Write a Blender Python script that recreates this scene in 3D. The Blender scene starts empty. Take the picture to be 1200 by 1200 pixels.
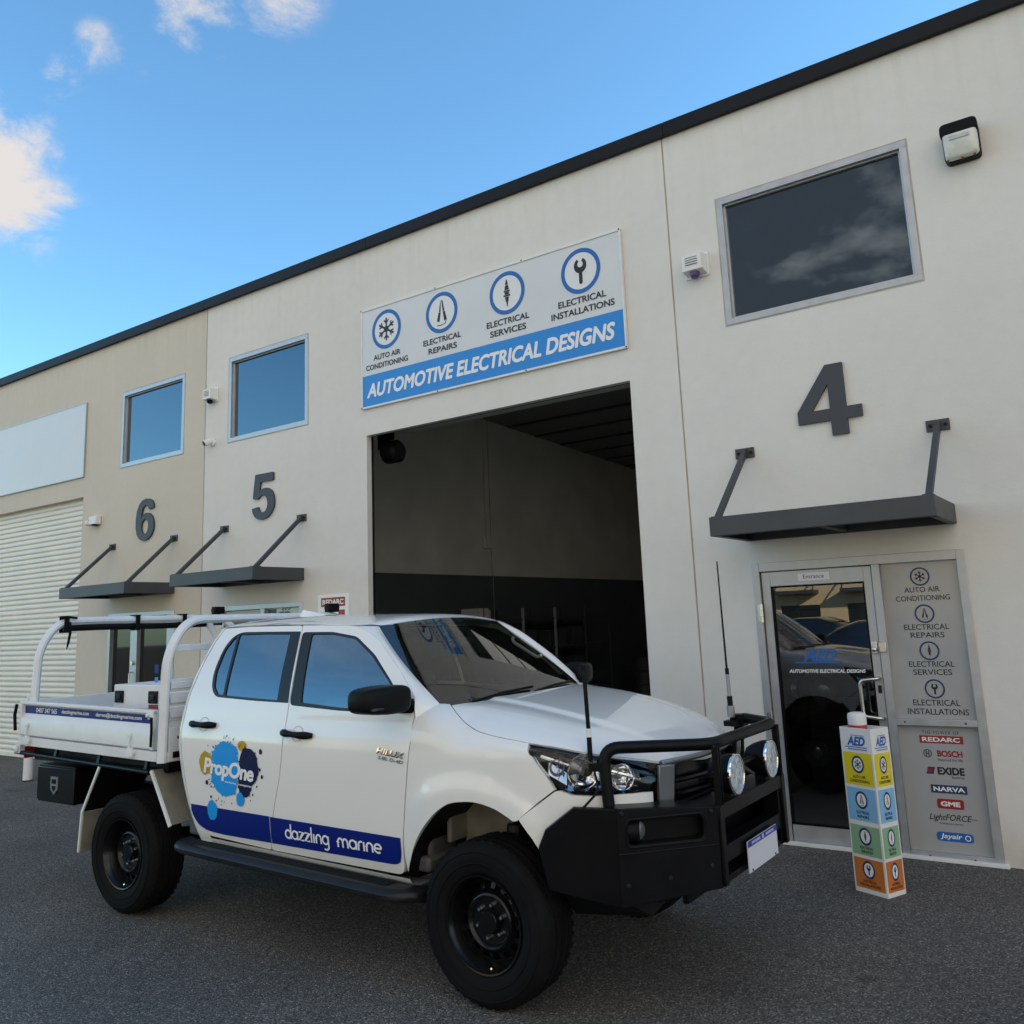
import bpy, bmesh, math, random
from mathutils import Vector, Matrix, geometry
from math import sin, cos, pi, radians
random.seed(11)
scene = bpy.context.scene
COL = scene.collection

# ------------------------------------------------------------------ camera
YAW, PITCH, ROLL = 0.610433, 0.179414, -0.04082
cam_data = bpy.data.cameras.new("camera")
cam_data.sensor_width = 36.0
cam_data.lens = 1033.03 / 1200 * 36.0
cam_data.shift_y = -0.05
cam_data.clip_start = 0.05
cam_data.clip_end = 2000
cam = bpy.data.objects.new("camera", cam_data)
COL.objects.link(cam)
_f0 = Vector((-sin(YAW), cos(YAW), 0)); _r0 = Vector((cos(YAW), sin(YAW), 0)); _u0 = Vector((0, 0, 1))
_f = cos(PITCH) * _f0 + sin(PITCH) * _u0
_u = cos(PITCH) * _u0 - sin(PITCH) * _f0
_r = cos(ROLL) * _r0 + sin(ROLL) * _u
_u2 = cos(ROLL) * _u - sin(ROLL) * _r0
cam.matrix_world = Matrix(((_r.x, _u2.x, -_f.x, 0.0), (_r.y, _u2.y, -_f.y, -7.40497), (_r.z, _u2.z, -_f.z, 1.8541), (0, 0, 0, 1)))
scene.camera = cam

# ------------------------------------------------------------------ sky, sun, exposure
SUN_AZ, SUN_EL = radians(54), radians(24)      # azimuth from +Y (behind the building) towards +X
SKY_STRENGTH = 0.134
world = bpy.data.worlds.new("World")
scene.world = world
world.use_nodes = True
nt = world.node_tree
nt.nodes.clear()
def wn(kind, **kw):
    n = nt.nodes.new(kind)
    for k, v in kw.items(): setattr(n, k, v)
    return n
def wmath(op, a, b=None, c=None, clamp=False):
    n = wn('ShaderNodeMath', operation=op, use_clamp=clamp)
    for i, v in enumerate((a, b, c)):
        if v is None: continue
        if isinstance(v, (int, float)): n.inputs[i].default_value = v
        else: nt.links.new(v, n.inputs[i])
    return n.outputs[0]
sky = wn('ShaderNodeTexSky', sky_type='NISHITA', sun_disc=False, sun_elevation=SUN_EL, sun_rotation=SUN_AZ,
         altitude=20, air_density=1.0, dust_density=0.35, ozone_density=2.2)
tc = wn('ShaderNodeTexCoord')
nrm = wn('ShaderNodeVectorMath', operation='NORMALIZE')
nt.links.new(tc.outputs['Generated'], nrm.inputs[0])
sep = wn('ShaderNodeSeparateXYZ'); nt.links.new(nrm.outputs[0], sep.inputs[0])
DX, DY, DZ = sep.outputs
zc = wmath('ADD', wmath('MAXIMUM', DZ, 0.0), 0.18)
comb = wn('ShaderNodeCombineXYZ')
nt.links.new(wmath('DIVIDE', DX, zc), comb.inputs[0]); nt.links.new(wmath('DIVIDE', DY, zc), comb.inputs[1])
def wnoise(scale, detail, rough, off, dist=0.0):
    mp = wn('ShaderNodeMapping'); mp.inputs['Location'].default_value = off
    nt.links.new(comb.outputs[0], mp.inputs['Vector'])
    n = wn('ShaderNodeTexNoise'); n.inputs['Scale'].default_value = scale
    n.inputs['Detail'].default_value = detail; n.inputs['Roughness'].default_value = rough; n.inputs['Distortion'].default_value = dist
    nt.links.new(mp.outputs[0], n.inputs['Vector'])
    return n.outputs['Fac']
def blob(d, size, amp):
    v = wn('ShaderNodeVectorMath', operation='DISTANCE'); v.inputs[1].default_value = d
    nt.links.new(nrm.outputs[0], v.inputs[0])
    q = wmath('DIVIDE', v.outputs['Value'], size)
    return wmath('MULTIPLY', wmath('EXPONENT', wmath('MULTIPLY', wmath('MULTIPLY', q, q), -1.0)), amp)
CLOUD_OFF = (9.9, 9.1, 0)
fine = wnoise(6.0, 10.0, 0.66, CLOUD_OFF, 0.35)
big = wnoise(1.3, 8.0, 0.6, (7.3, 4.2, 0), 0.3)
bias = None
for d, s, a in [((-.838, .352, .425), .052, .52), ((-.82, .372, .432), .035, .28), ((-.815, .345, .475), .035, .22), ((-.727, .405, .545), .020, .13), ((-.735, .39, .556), .016, .13), ((-.715, .43, .537), .016, .10),
                ((-.667, .452, .592), .032, .34), ((-.686, .452, .57), .02, .22), ((-.655, .48, .585), .03, .14), ((-.605, .505, .617), .035, .36), ((-.772, .375, .52), .02, .13), ((-.755, .385, .53), .02, .12)]:
    b = blob(d, s, a)
    bias = b if bias is None else wmath('ADD', bias, b)
front = wmath('ADD', wmath('MULTIPLY', wmath('SUBTRACT', fine, 0.5), 1.9), bias)
m_front = wn('ShaderNodeMapRange', interpolation_type='SMOOTHSTEP')
nt.links.new(front, m_front.inputs['Value'])
m_front.inputs['From Min'].default_value = 0.06; m_front.inputs['From Max'].default_value = 0.60
# only near the blobs: far from them the blue stays clear
m_gate = wn('ShaderNodeMapRange', interpolation_type='SMOOTHSTEP'); nt.links.new(bias, m_gate.inputs['Value'])
m_gate.inputs['From Min'].default_value = 0.015; m_gate.inputs['From Max'].default_value = 0.14
f_mask = wmath('MULTIPLY', m_front.outputs[0], m_gate.outputs[0])
# broken cloud bank in the half of the sky behind the camera
back_gate = wn('ShaderNodeMapRange', interpolation_type='SMOOTHSTEP')
nt.links.new(wmath('ADD', wmath('MULTIPLY', DY, -1.0), wmath('MULTIPLY', DX, 0.45)), back_gate.inputs['Value'])
back_gate.inputs['From Min'].default_value = 0.34; back_gate.inputs['From Max'].default_value = 0.66
m_back = wn('ShaderNodeMapRange', interpolation_type='SMOOTHSTEP')
nt.links.new(big, m_back.inputs['Value'])
m_back.inputs['From Min'].default_value = 0.32; m_back.inputs['From Max'].default_value = 0.52
b_mask = wmath('MULTIPLY', m_back.outputs[0], back_gate.outputs[0])
b_mask = wmath('MAXIMUM', b_mask, wmath('MULTIPLY', wmath('MULTIPLY', m_back.outputs[0], blob((-.66, -.46, .62), .18, 1.1)), .75, clamp=True))
skyc = wn('ShaderNodeMix', data_type='RGBA'); skyc.blend_type = 'MULTIPLY'
skyc.inputs['Factor'].default_value = 1.0
nt.links.new(sky.outputs[0], skyc.inputs['A']); skyc.inputs['B'].default_value = (SKY_STRENGTH * .68, SKY_STRENGTH * .99, SKY_STRENGTH * 1.06, 1)
tone = wmath('SUBTRACT', wnoise(2.3, 6.0, 0.6, (1.3, 9.2, 0)), blob((-.23, -.9, .37), .34, .17))
ramp = wn('ShaderNodeValToRGB'); nt.links.new(tone, ramp.inputs[0])
ramp.color_ramp.elements[0].position = .36; ramp.color_ramp.elements[0].color = (.125, .133, .15, 1)
ramp.color_ramp.elements[1].position = .64; ramp.color_ramp.elements[1].color = (1.30, 1.17, 1.0, 1)
mixb = wn('ShaderNodeMix', data_type='RGBA'); nt.links.new(b_mask, mixb.inputs['Factor'])
nt.links.new(skyc.outputs['Result'], mixb.inputs['A']); nt.links.new(ramp.outputs[0], mixb.inputs['B'])
mixf = wn('ShaderNodeMix', data_type='RGBA'); nt.links.new(wmath('MULTIPLY', f_mask, 0.93), mixf.inputs['Factor'])
nt.links.new(mixb.outputs['Result'], mixf.inputs['A']); mixf.inputs['B'].default_value = (.385, .355, .33, 1)
bg = wn('ShaderNodeBackground'); bg.inputs['Strength'].default_value = 1.0
nt.links.new(mixf.outputs['Result'], bg.inputs['Color'])
wo = wn('ShaderNodeOutputWorld'); nt.links.new(bg.outputs[0], wo.inputs['Surface'])

sun_data = bpy.data.lights.new("sun", 'SUN')
sun_data.energy = 5.0; sun_data.angle = radians(0.5); sun_data.color = (1.0, .87, .68)
sun = bpy.data.objects.new("sun", sun_data); COL.objects.link(sun)
_sd = Vector((sin(SUN_AZ) * cos(SUN_EL), cos(SUN_AZ) * cos(SUN_EL), sin(SUN_EL)))
sun.rotation_euler = (-_sd).to_track_quat('-Z', 'Y').to_euler()
sun.location = (30, 30, 30)

scene.render.engine = 'CYCLES'
scene.view_settings.view_transform = 'Standard'
scene.view_settings.look = 'None'
scene.view_settings.exposure = 1.14
scene.view_settings.gamma = 1.0
scene.cycles.use_denoising = True
scene.cycles.max_bounces = 8
scene.cycles.transparent_max_bounces = 12

# ------------------------------------------------------------------ materials
def new_mat(name):
    m = bpy.data.materials.new(name); m.use_nodes = True
    return m, m.node_tree, m.node_tree.nodes['Principled BSDF']
def setp(b, **kw):
    for k, v in kw.items():
        k = k.replace('_', ' ')
        if k in b.inputs: b.inputs[k].default_value = v
def simple(name, col, rough=.5, metal=0., bump=0., bscale=60., var=0., vscale=6., ior=None, coat=0., croom=.03, spec=None, stint=None):
    if stint: return tinted(simple(name, col, rough, metal, bump, bscale, var, vscale, ior, coat, croom, spec), stint)
    """principled material with a little colour variation and bump so nothing is perfectly flat"""
    m, t, b = new_mat(name)
    b.inputs['Base Color'].default_value = (*col, 1); b.inputs['Roughness'].default_value = rough; b.inputs['Metallic'].default_value = metal
    if spec is not None: b.inputs['Specular IOR Level'].default_value = spec
    if ior: b.inputs['IOR'].default_value = ior
    if coat: b.inputs['Coat Weight'].default_value = coat; b.inputs['Coat Roughness'].default_value = croom
    c = t.nodes.new('ShaderNodeTexCoord')
    if var:
        n = t.nodes.new('ShaderNodeTexNoise'); n.inputs['Scale'].default_value = vscale; n.inputs['Detail'].default_value = 6
        t.links.new(c.outputs['Object'], n.inputs['Vector'])
        r = t.nodes.new('ShaderNodeValToRGB')
        r.color_ramp.elements[0].position = .3; r.color_ramp.elements[1].position = .7
        r.color_ramp.elements[0].color = (*[max(0, x * (1 - var)) for x in col], 1)
        r.color_ramp.elements[1].color = (*[min(1, x * (1 + var)) for x in col], 1)
        t.links.new(n.outputs['Fac'], r.inputs[0]); t.links.new(r.outputs[0], b.inputs['Base Color'])
        mr = t.nodes.new('ShaderNodeMapRange'); t.links.new(n.outputs['Fac'], mr.inputs['Value'])
        mr.inputs['To Min'].default_value = max(0.02, rough - .12); mr.inputs['To Max'].default_value = min(1, rough + .12)
        t.links.new(mr.outputs[0], b.inputs['Roughness'])
    if bump:
        n2 = t.nodes.new('ShaderNodeTexNoise'); n2.inputs['Scale'].default_value = bscale; n2.inputs['Detail'].default_value = 4
        t.links.new(c.outputs['Object'], n2.inputs['Vector'])
        bp = t.nodes.new('ShaderNodeBump'); bp.inputs['Strength'].default_value = bump; bp.inputs['Distance'].default_value = .01
        t.links.new(n2.outputs['Fac'], bp.inputs['Height']); t.links.new(bp.outputs[0], b.inputs['Normal'])
    return m
def tinted(m, c):
    m.node_tree.nodes['Principled BSDF'].inputs['Specular Tint'].default_value = (*c, 1); return m
def glass(name, tint, ior=1.6, rough=.0, gt=(1, 1, 1)):
    """thin tinted pane: fresnel mirror over a tinted see-through"""
    m = bpy.data.materials.new(name); m.use_nodes = True; t = m.node_tree; t.nodes.clear()
    o = t.nodes.new('ShaderNodeOutputMaterial'); mx = t.nodes.new('ShaderNodeMixShader')
    fr = t.nodes.new('ShaderNodeFresnel'); fr.inputs['IOR'].default_value = ior
    ab = t.nodes.new('ShaderNodeNewGeometry')
    g = t.nodes.new('ShaderNodeBsdfGlossy'); g.inputs['Roughness'].default_value = rough; g.inputs['Color'].default_value = (*gt, 1)
    tr = t.nodes.new('ShaderNodeBsdfTransparent'); tr.inputs['Color'].default_value = (*tint, 1)
    # back faces of a thin pane get the same fresnel as front faces
    mul = t.nodes.new('ShaderNodeMix'); mul.inputs['A'].default_value = ior; mul.inputs['B'].default_value = 1.0 / ior
    t.links.new(ab.outputs['Backfacing'], mul.inputs['Factor']); t.links.new(mul.outputs['Result'], fr.inputs['IOR'])
    t.links.new(fr.outputs[0], mx.inputs[0]); t.links.new(tr.outputs[0], mx.inputs[1]); t.links.new(g.outputs[0], mx.inputs[2])
    t.links.new(mx.outputs[0], o.inputs['Surface'])
    return m

def wall_paint(name, base, warm):
    """painted tilt-up concrete: cloudy tone, faint vertical run-off streaks and fine roller texture"""
    m, t, b = new_mat(name)
    c = t.nodes.new('ShaderNodeTexCoord')
    def noise(scale, detail, mapscale=None):
        n = t.nodes.new('ShaderNodeTexNoise'); n.inputs['Scale'].default_value = scale; n.inputs['Detail'].default_value = detail
        if mapscale:
            mp = t.nodes.new('ShaderNodeMapping'); mp.inputs['Scale'].default_value = mapscale
            t.links.new(c.outputs['Object'], mp.inputs['Vector']); t.links.new(mp.outputs[0], n.inputs['Vector'])
        else: t.links.new(c.outputs['Object'], n.inputs['Vector'])
        return n.outputs['Fac']
    def ramp(v, p0, c0, p1, c1):
        r = t.nodes.new('ShaderNodeValToRGB'); t.links.new(v, r.inputs[0])
        r.color_ramp.elements[0].position = p0; r.color_ramp.elements[0].color = (*c0, 1)
        r.color_ramp.elements[1].position = p1; r.color_ramp.elements[1].color = (*c1, 1)
        return r.outputs[0]
    def mul(a, bb, f):
        x = t.nodes.new('ShaderNodeMix'); x.data_type = 'RGBA'; x.blend_type = 'MULTIPLY'; x.inputs['Factor'].default_value = f
        t.links.new(a, x.inputs['A']); t.links.new(bb, x.inputs['B']); return x.outputs['Result']
    cloud = ramp(noise(.55, 8), .32, tuple(x * .93 for x in base), .68, base)
    streak = ramp(noise(1.0, 5, (3.1, 3.1, .16)), .30, warm, .52, (1, 1, 1))
    mott = ramp(noise(9, 6), .3, (.95, .95, .95), .7, (1.0, 1.0, 1.0))
    blotch = ramp(noise(1.1, 9, (1, 1, .5)), .66, (1, 1, 1), .80, (.90, .885, .855))
    sepz = t.nodes.new('ShaderNodeSeparateXYZ'); t.links.new(c.outputs['Object'], sepz.inputs[0])
    def zmap(a, b_):
        r = t.nodes.new('ShaderNodeMapRange'); r.interpolation_type = 'SMOOTHSTEP'; t.links.new(sepz.outputs[2], r.inputs['Value'])
        r.inputs['From Min'].default_value = a; r.inputs['From Max'].default_value = b_; return r.outputs[0]
    def dirt(colr, fac_src, fac2, amt, tone):
        x = t.nodes.new('ShaderNodeMix'); x.data_type = 'RGBA'; x.blend_type = 'MULTIPLY'
        f = t.nodes.new('ShaderNodeMath'); f.operation = 'MULTIPLY'; t.links.new(fac_src, f.inputs[0]); t.links.new(fac2, f.inputs[1])
        f2 = t.nodes.new('ShaderNodeMath'); f2.operation = 'MULTIPLY'; t.links.new(f.outputs[0], f2.inputs[0]); f2.inputs[1].default_value = amt
        t.links.new(f2.outputs[0], x.inputs['Factor']); t.links.new(colr, x.inputs['A']); x.inputs['B'].default_value = (*tone, 1); return x.outputs['Result']
    col = mul(mul(mul(cloud, streak, .07), mott, .8), blotch, .5)
    runoff = ramp(noise(1.0, 6, (9.0, 9.0, .35)), .50, (0, 0, 0), .72, (1, 1, 1))
    col = dirt(col, runoff, zmap(5.2, 6.45), .15, (.62, .57, .50))       # rain run-off under the roof edge
    splash = ramp(noise(4.0, 7), .35, (.25, .25, .25), .7, (1, 1, 1))
    col = dirt(col, splash, zmap(.45, .0), .55, (.55, .47, .38))         # splashed soil at the foot of the wall
    t.links.new(col, b.inputs['Base Color'])
    b.inputs['Roughness'].default_value = .72; b.inputs['Specular IOR Level'].default_value = .3
    bp = t.nodes.new('ShaderNodeBump'); bp.inputs['Strength'].default_value = .22; bp.inputs['Distance'].default_value = .006
    t.links.new(noise(38, 6), bp.inputs['Height'])
    bp2 = t.nodes.new('ShaderNodeBump'); bp2.inputs['Strength'].default_value = .25; bp2.inputs['Distance'].default_value = .03
    t.links.new(noise(1.6, 3), bp2.inputs['Height']); t.links.new(bp.outputs[0], bp2.inputs['Normal'])
    t.links.new(bp2.outputs[0], b.inputs['Normal'])
    return m

def asphalt_mat():
    m, t, b = new_mat('asphalt')
    c = t.nodes.new('ShaderNodeTexCoord')
    v = t.nodes.new('ShaderNodeTexVoronoi'); v.inputs['Scale'].default_value = 130; t.links.new(c.outputs['Object'], v.inputs['Vector'])
    r = t.nodes.new('ShaderNodeValToRGB')
    t.links.new(v.outputs['Color'], r.inputs[0])
    cr = r.color_ramp
    cr.elements[0].position = .12; cr.elements[0].color = (.036, .0335, .030, 1)
    cr.elements[1].position = .92; cr.elements[1].color = (.43, .385, .33, 1)
    e = cr.elements.new(.5); e.color = (.112, .102, .090, 1)
    e = cr.elements.new(.78); e.color = (.183, .171, .155, 1)
    n = t.nodes.new('ShaderNodeTexNoise'); n.inputs['Scale'].default_value = .8; n.inputs['Detail'].default_value = 8
    t.links.new(c.outputs['Object'], n.inputs['Vector'])
    r2 = t.nodes.new('ShaderNodeValToRGB'); t.links.new(n.outputs['Fac'], r2.inputs[0])
    r2.color_ramp.elements[0].position = .34; r2.color_ramp.elements[0].color = (.74, .74, .74, 1)
    r2.color_ramp.elements[1].position = .66; r2.color_ramp.elements[1].color = (1.06, 1.05, 1.02, 1)
    x = t.nodes.new('ShaderNodeMix'); x.data_type = 'RGBA'; x.blend_type = 'MULTIPLY'; x.inputs['Factor'].default_value = 1
    t.links.new(r.outputs[0], x.inputs['A']); t.links.new(r2.outputs[0], x.inputs['B'])
    # oil spots
    n3 = t.nodes.new('ShaderNodeTexNoise'); n3.inputs['Scale'].default_value = 2.3; n3.inputs['Detail'].default_value = 5
    t.links.new(c.outputs['Object'], n3.inputs['Vector'])
    r3 = t.nodes.new('ShaderNodeValToRGB'); t.links.new(n3.outputs['Fac'], r3.inputs[0])
    r3.color_ramp.elements[0].position = .66; r3.color_ramp.elements[0].color = (1, 1, 1, 1)
    r3.color_ramp.elements[1].position = .74; r3.color_ramp.elements[1].color = (.72, .72, .72, 1)
    x2 = t.nodes.new('ShaderNodeMix'); x2.data_type = 'RGBA'; x2.blend_type = 'MULTIPLY'; x2.inputs['Factor'].default_value = 1
    t.links.new(x.outputs['Result'], x2.inputs['A']); t.links.new(r3.outputs[0], x2.inputs['B'])
    t.links.new(x2.outputs['Result'], b.inputs['Base Color'])
    b.inputs['Roughness'].default_value = .82; b.inputs['Specular IOR Level'].default_value = .35
    bp = t.nodes.new('ShaderNodeBump'); bp.inputs['Strength'].default_value = .8; bp.inputs['Distance'].default_value = .006
    t.links.new(v.outputs['Distance'], bp.inputs['Height']); bp.invert = True
    t.links.new(bp.outputs[0], b.inputs['Normal'])
    return m

M = {}
M['asphalt'] = asphalt_mat()
M['wall_white'] = wall_paint('off_white_wall_paint', (.745, .72, .675), (.80, .75, .67))
M['wall_beige'] = wall_paint('beige_wall_paint', (.65, .595, .50), (.82, .74, .62))
M['wall_tan'] = wall_paint('tan_wall_paint', (.62, .50, .33), (.82, .74, .62))
M['stain'] = simple('stained_sealant', (.42, .38, .32), .8, var=.3, vscale=3)
M['fascia'] = simple('charcoal_colorbond', (.008, .009, .012), .5, var=.15, vscale=2, spec=.2)
M['canopy'] = simple('charcoal_canopy_paint', (.048, .051, .056), .5, var=.14, vscale=4, bump=.05)
M['digit'] = simple('charcoal_digit_paint', (.045, .050, .060), .55, var=.1)
M['alu'] = simple('clear_anodised_aluminium', (.46, .47, .485), .42, metal=.55, var=.08, vscale=9)
M['alu_bright'] = simple('brushed_steel', (.62, .62, .62), .25, metal=1.0)
M['wglass'] = simple('dark_window_glass', (.010, .013, .017), .02, ior=2.25, stint=(.66, .85, 1.0))
M['eglass'] = simple('dark_entry_glass', (.008, .009, .010), .03, ior=1.35)
M['spot_glass'] = simple('ribbed_spotlight_glass', (.50, .52, .53), .16, bump=.9, bscale=70, var=.45, vscale=45)
M['dglass'] = glass('door_glass', (.50, .52, .52), 2.2)
M['frost'] = simple('frosted_film', (.38, .38, .38), .10, var=.04, vscale=3)
M['black'] = simple('black_plastic', (.006, .006, .0065), .45, bump=.08, bscale=300, spec=.12)
M['black_gloss'] = simple('gloss_black_paint', (.005, .005, .006), .22, spec=.3)
M['powder'] = simple('satin_black_powdercoat', (.0042, .0045, .0053), .38, var=.2, vscale=7, bump=.1, bscale=400, spec=.15)
M['grey_powder'] = simple('dark_grey_steel', (.010, .011, .012), .40, var=.2, vscale=7, spec=.3)
M['rubber'] = simple('tyre_rubber', (.0075, .0075, .0078), .78, var=.3, vscale=5, bump=.2, bscale=160, spec=.1)
M['rim'] = simple('black_steel_rim', (.0045, .0045, .005), .22, var=.2, spec=.35)
M['chrome'] = simple('chrome', (.80, .80, .81), .08, metal=1.0)
M['silver'] = simple('silver_trim', (.30, .31, .33), .30, metal=.7)
M['paint'] = simple('white_car_paint', (.82, .805, .77), .32, coat=1.0, croom=.03)
M['tray_white'] = simple('white_tray_powdercoat', (.72, .73, .73), .38, var=.06, vscale=5)
M['tray_shaded'] = simple('shaded_tray_paint', (.27, .285, .33), .5, var=.12)  # darker stand-in for the tray white, carries the far side's shade
M['tray_grey'] = simple('tray_floor_grey', (.20, .22, .25), .5, var=.15)
M['mudguard'] = simple('dusty_beige_mudguard', (.21, .195, .155), .7, var=.25, vscale=7)
M['cglass'] = glass('car_side_glass', (.16, .18, .18), 2.5, 0, (.72, .90, 1.0))
M['wsglass'] = glass('windscreen_glass', (.66, .73, .69), 1.75)
M['lens'] = glass('clear_lens', (.93, .93, .93), 1.45)
M['seat'] = simple('dark_seat_fabric', (.028, .028, .03), .9)
M['headliner'] = simple('grey_headliner', (.34, .33, .31), .9)
M['dash'] = simple('dashboard_plastic', (.085, .085, .085), .6)
M['navy'] = simple('dark_blue_vinyl', (.002, .013, .175), .35, spec=.25)
M['navy_logo'] = simple('navy_vinyl', (.004, .008, .055), .4, spec=.2)
M['sky_vinyl'] = simple('sky_blue_vinyl', (.010, .30, .76), .35, spec=.3)
M['gold_vinyl'] = simple('mustard_vinyl', (.45, .30, .022), .35, spec=.3)
M['white_vinyl'] = simple('white_vinyl', (.82, .82, .82), .35)
M['sign_grey'] = simple('white_sign_face', (.66, .68, .69), .38, var=.03, vscale=2)
M['disc'] = simple('white_icon_disc', (.74, .755, .76), .4)
M['sign_blue'] = simple('sign_blue', (.016, .235, .66), .38)
M['ring_blue'] = simple('ring_blue', (.012, .125, .43), .4)
M['ring_dark'] = simple('ring_navy', (.016, .040, .12), .45)
M['ink'] = simple('black_ink', (.012, .014, .018), .5)
M['ink_grey'] = simple('charcoal_ink', (.03, .032, .036), .5)
M['red'] = simple('red_vinyl', (.46, .022, .030), .4)
M['dkred'] = simple('dark_red_vinyl', (.30, .018, .022), .4)
M['yellow'] = simple('yellow_panel', (.72, .58, .012), .5, var=.03)
M['lblue'] = simple('light_blue_panel', (.22, .47, .72), .5, var=.03)
M['lgreen'] = simple('pale_green_panel', (.25, .44, .25), .5, var=.03)
M['orange'] = simple('orange_panel', (.56, .165, .026), .5, var=.03)
M['sleeve'] = simple('white_corflute', (.74, .74, .72), .5, var=.05)
M['white_plastic'] = simple('white_plastic', (.76, .76, .74), .4, var=.05)
M['white_steel'] = simple('white_painted_steel', (.74, .74, .73), .4, var=.06)
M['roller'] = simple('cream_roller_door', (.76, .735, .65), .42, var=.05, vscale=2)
M['roller_dark'] = simple('cream_roller_track', (.50, .47, .40), .5)  # darker cream for tracks, transom panels and the rolled curtain
M['int_wall'] = simple('workshop_wall_paint', (.74, .72, .66), .85, var=.10, vscale=1.2)
M['int_dado'] = simple('workshop_dado_paint', (.085, .10, .105), .6, var=.12, vscale=1.2)
M['int_floor'] = simple('concrete_floor', (.34, .335, .32), .6, var=.2, vscale=1.5)
M['int_ceil'] = simple('roof_sheet', (.24, .24, .235), .6)
M['rack'] = simple('rack_steel', (.06, .065, .07), .5)
M['post_lit'] = simple('lit_post_steel', (.36, .37, .37), .5)  # paler copy of the rack steel, light painted onto two posts
M['carton'] = simple('white_carton', (.66, .62, .55), .8)
M['fill_skylight'] = bpy.data.materials.new('added_fill_sheet')  # translucent sheet added only to let fill light into the workshop
M['carton_brown'] = simple('brown_carton', (.30, .20, .11), .85)
M['trim'] = simple('black_window_trim', (.006, .006, .007), .35, spec=.3)
M['lamp_lens'] = simple('milky_lamp_lens', (.66, .66, .60), .22, var=.1, vscale=12)
M['rust'] = simple('rusty_fixing', (.15, .06, .03), .8, var=.3, vscale=30)
M['purple'] = simple('purple_lens', (.09, .04, .17), .3)
M['amber'] = simple('amber_lens', (.55, .16, .01), .2)
M['slatwall'] = simple('slatwall_grey', (.14, .135, .125), .6, var=.1)
M['car_dark'] = simple('dark_blue_car_paint', (.012, .016, .028), .25, coat=1.0)
M['plate_white'] = simple('plate_white', (.70, .68, .72), .4)
M['plate_blue'] = simple('plate_blue', (.018, .035, .33), .4)

_m = M['fill_skylight']; _m.use_nodes = True; _t = _m.node_tree; _t.nodes.clear()
_o = _t.nodes.new('ShaderNodeOutputMaterial'); _b = _t.nodes.new('ShaderNodeBsdfTranslucent'); _b.inputs['Color'].default_value = (.34, .34, .31, 1); _t.links.new(_b.outputs[0], _o.inputs['Surface'])

# ------------------------------------------------------------------ mesh helpers
def pchip(xs, ys):
    n = len(xs); h = [xs[i+1] - xs[i] for i in range(n-1)]; d = [(ys[i+1] - ys[i]) / h[i] for i in range(n-1)]
    m = [d[0]] + [0 if d[i-1] * d[i] <= 0 else 2 * d[i-1] * d[i] / (d[i-1] + d[i]) for i in range(1, n-1)] + [d[-1]]
    def f(x):
        if x <= xs[0]: return ys[0]
        if x >= xs[-1]: return ys[-1]
        i = 0
        while x > xs[i+1]: i += 1
        t = (x - xs[i]) / h[i]
        return ((2*t**3 - 3*t*t + 1) * ys[i] + (t**3 - 2*t*t + t) * h[i] * m[i] + (-2*t**3 + 3*t*t) * ys[i+1] + (t**3 - t*t) * h[i] * m[i+1])
    return f

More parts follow.
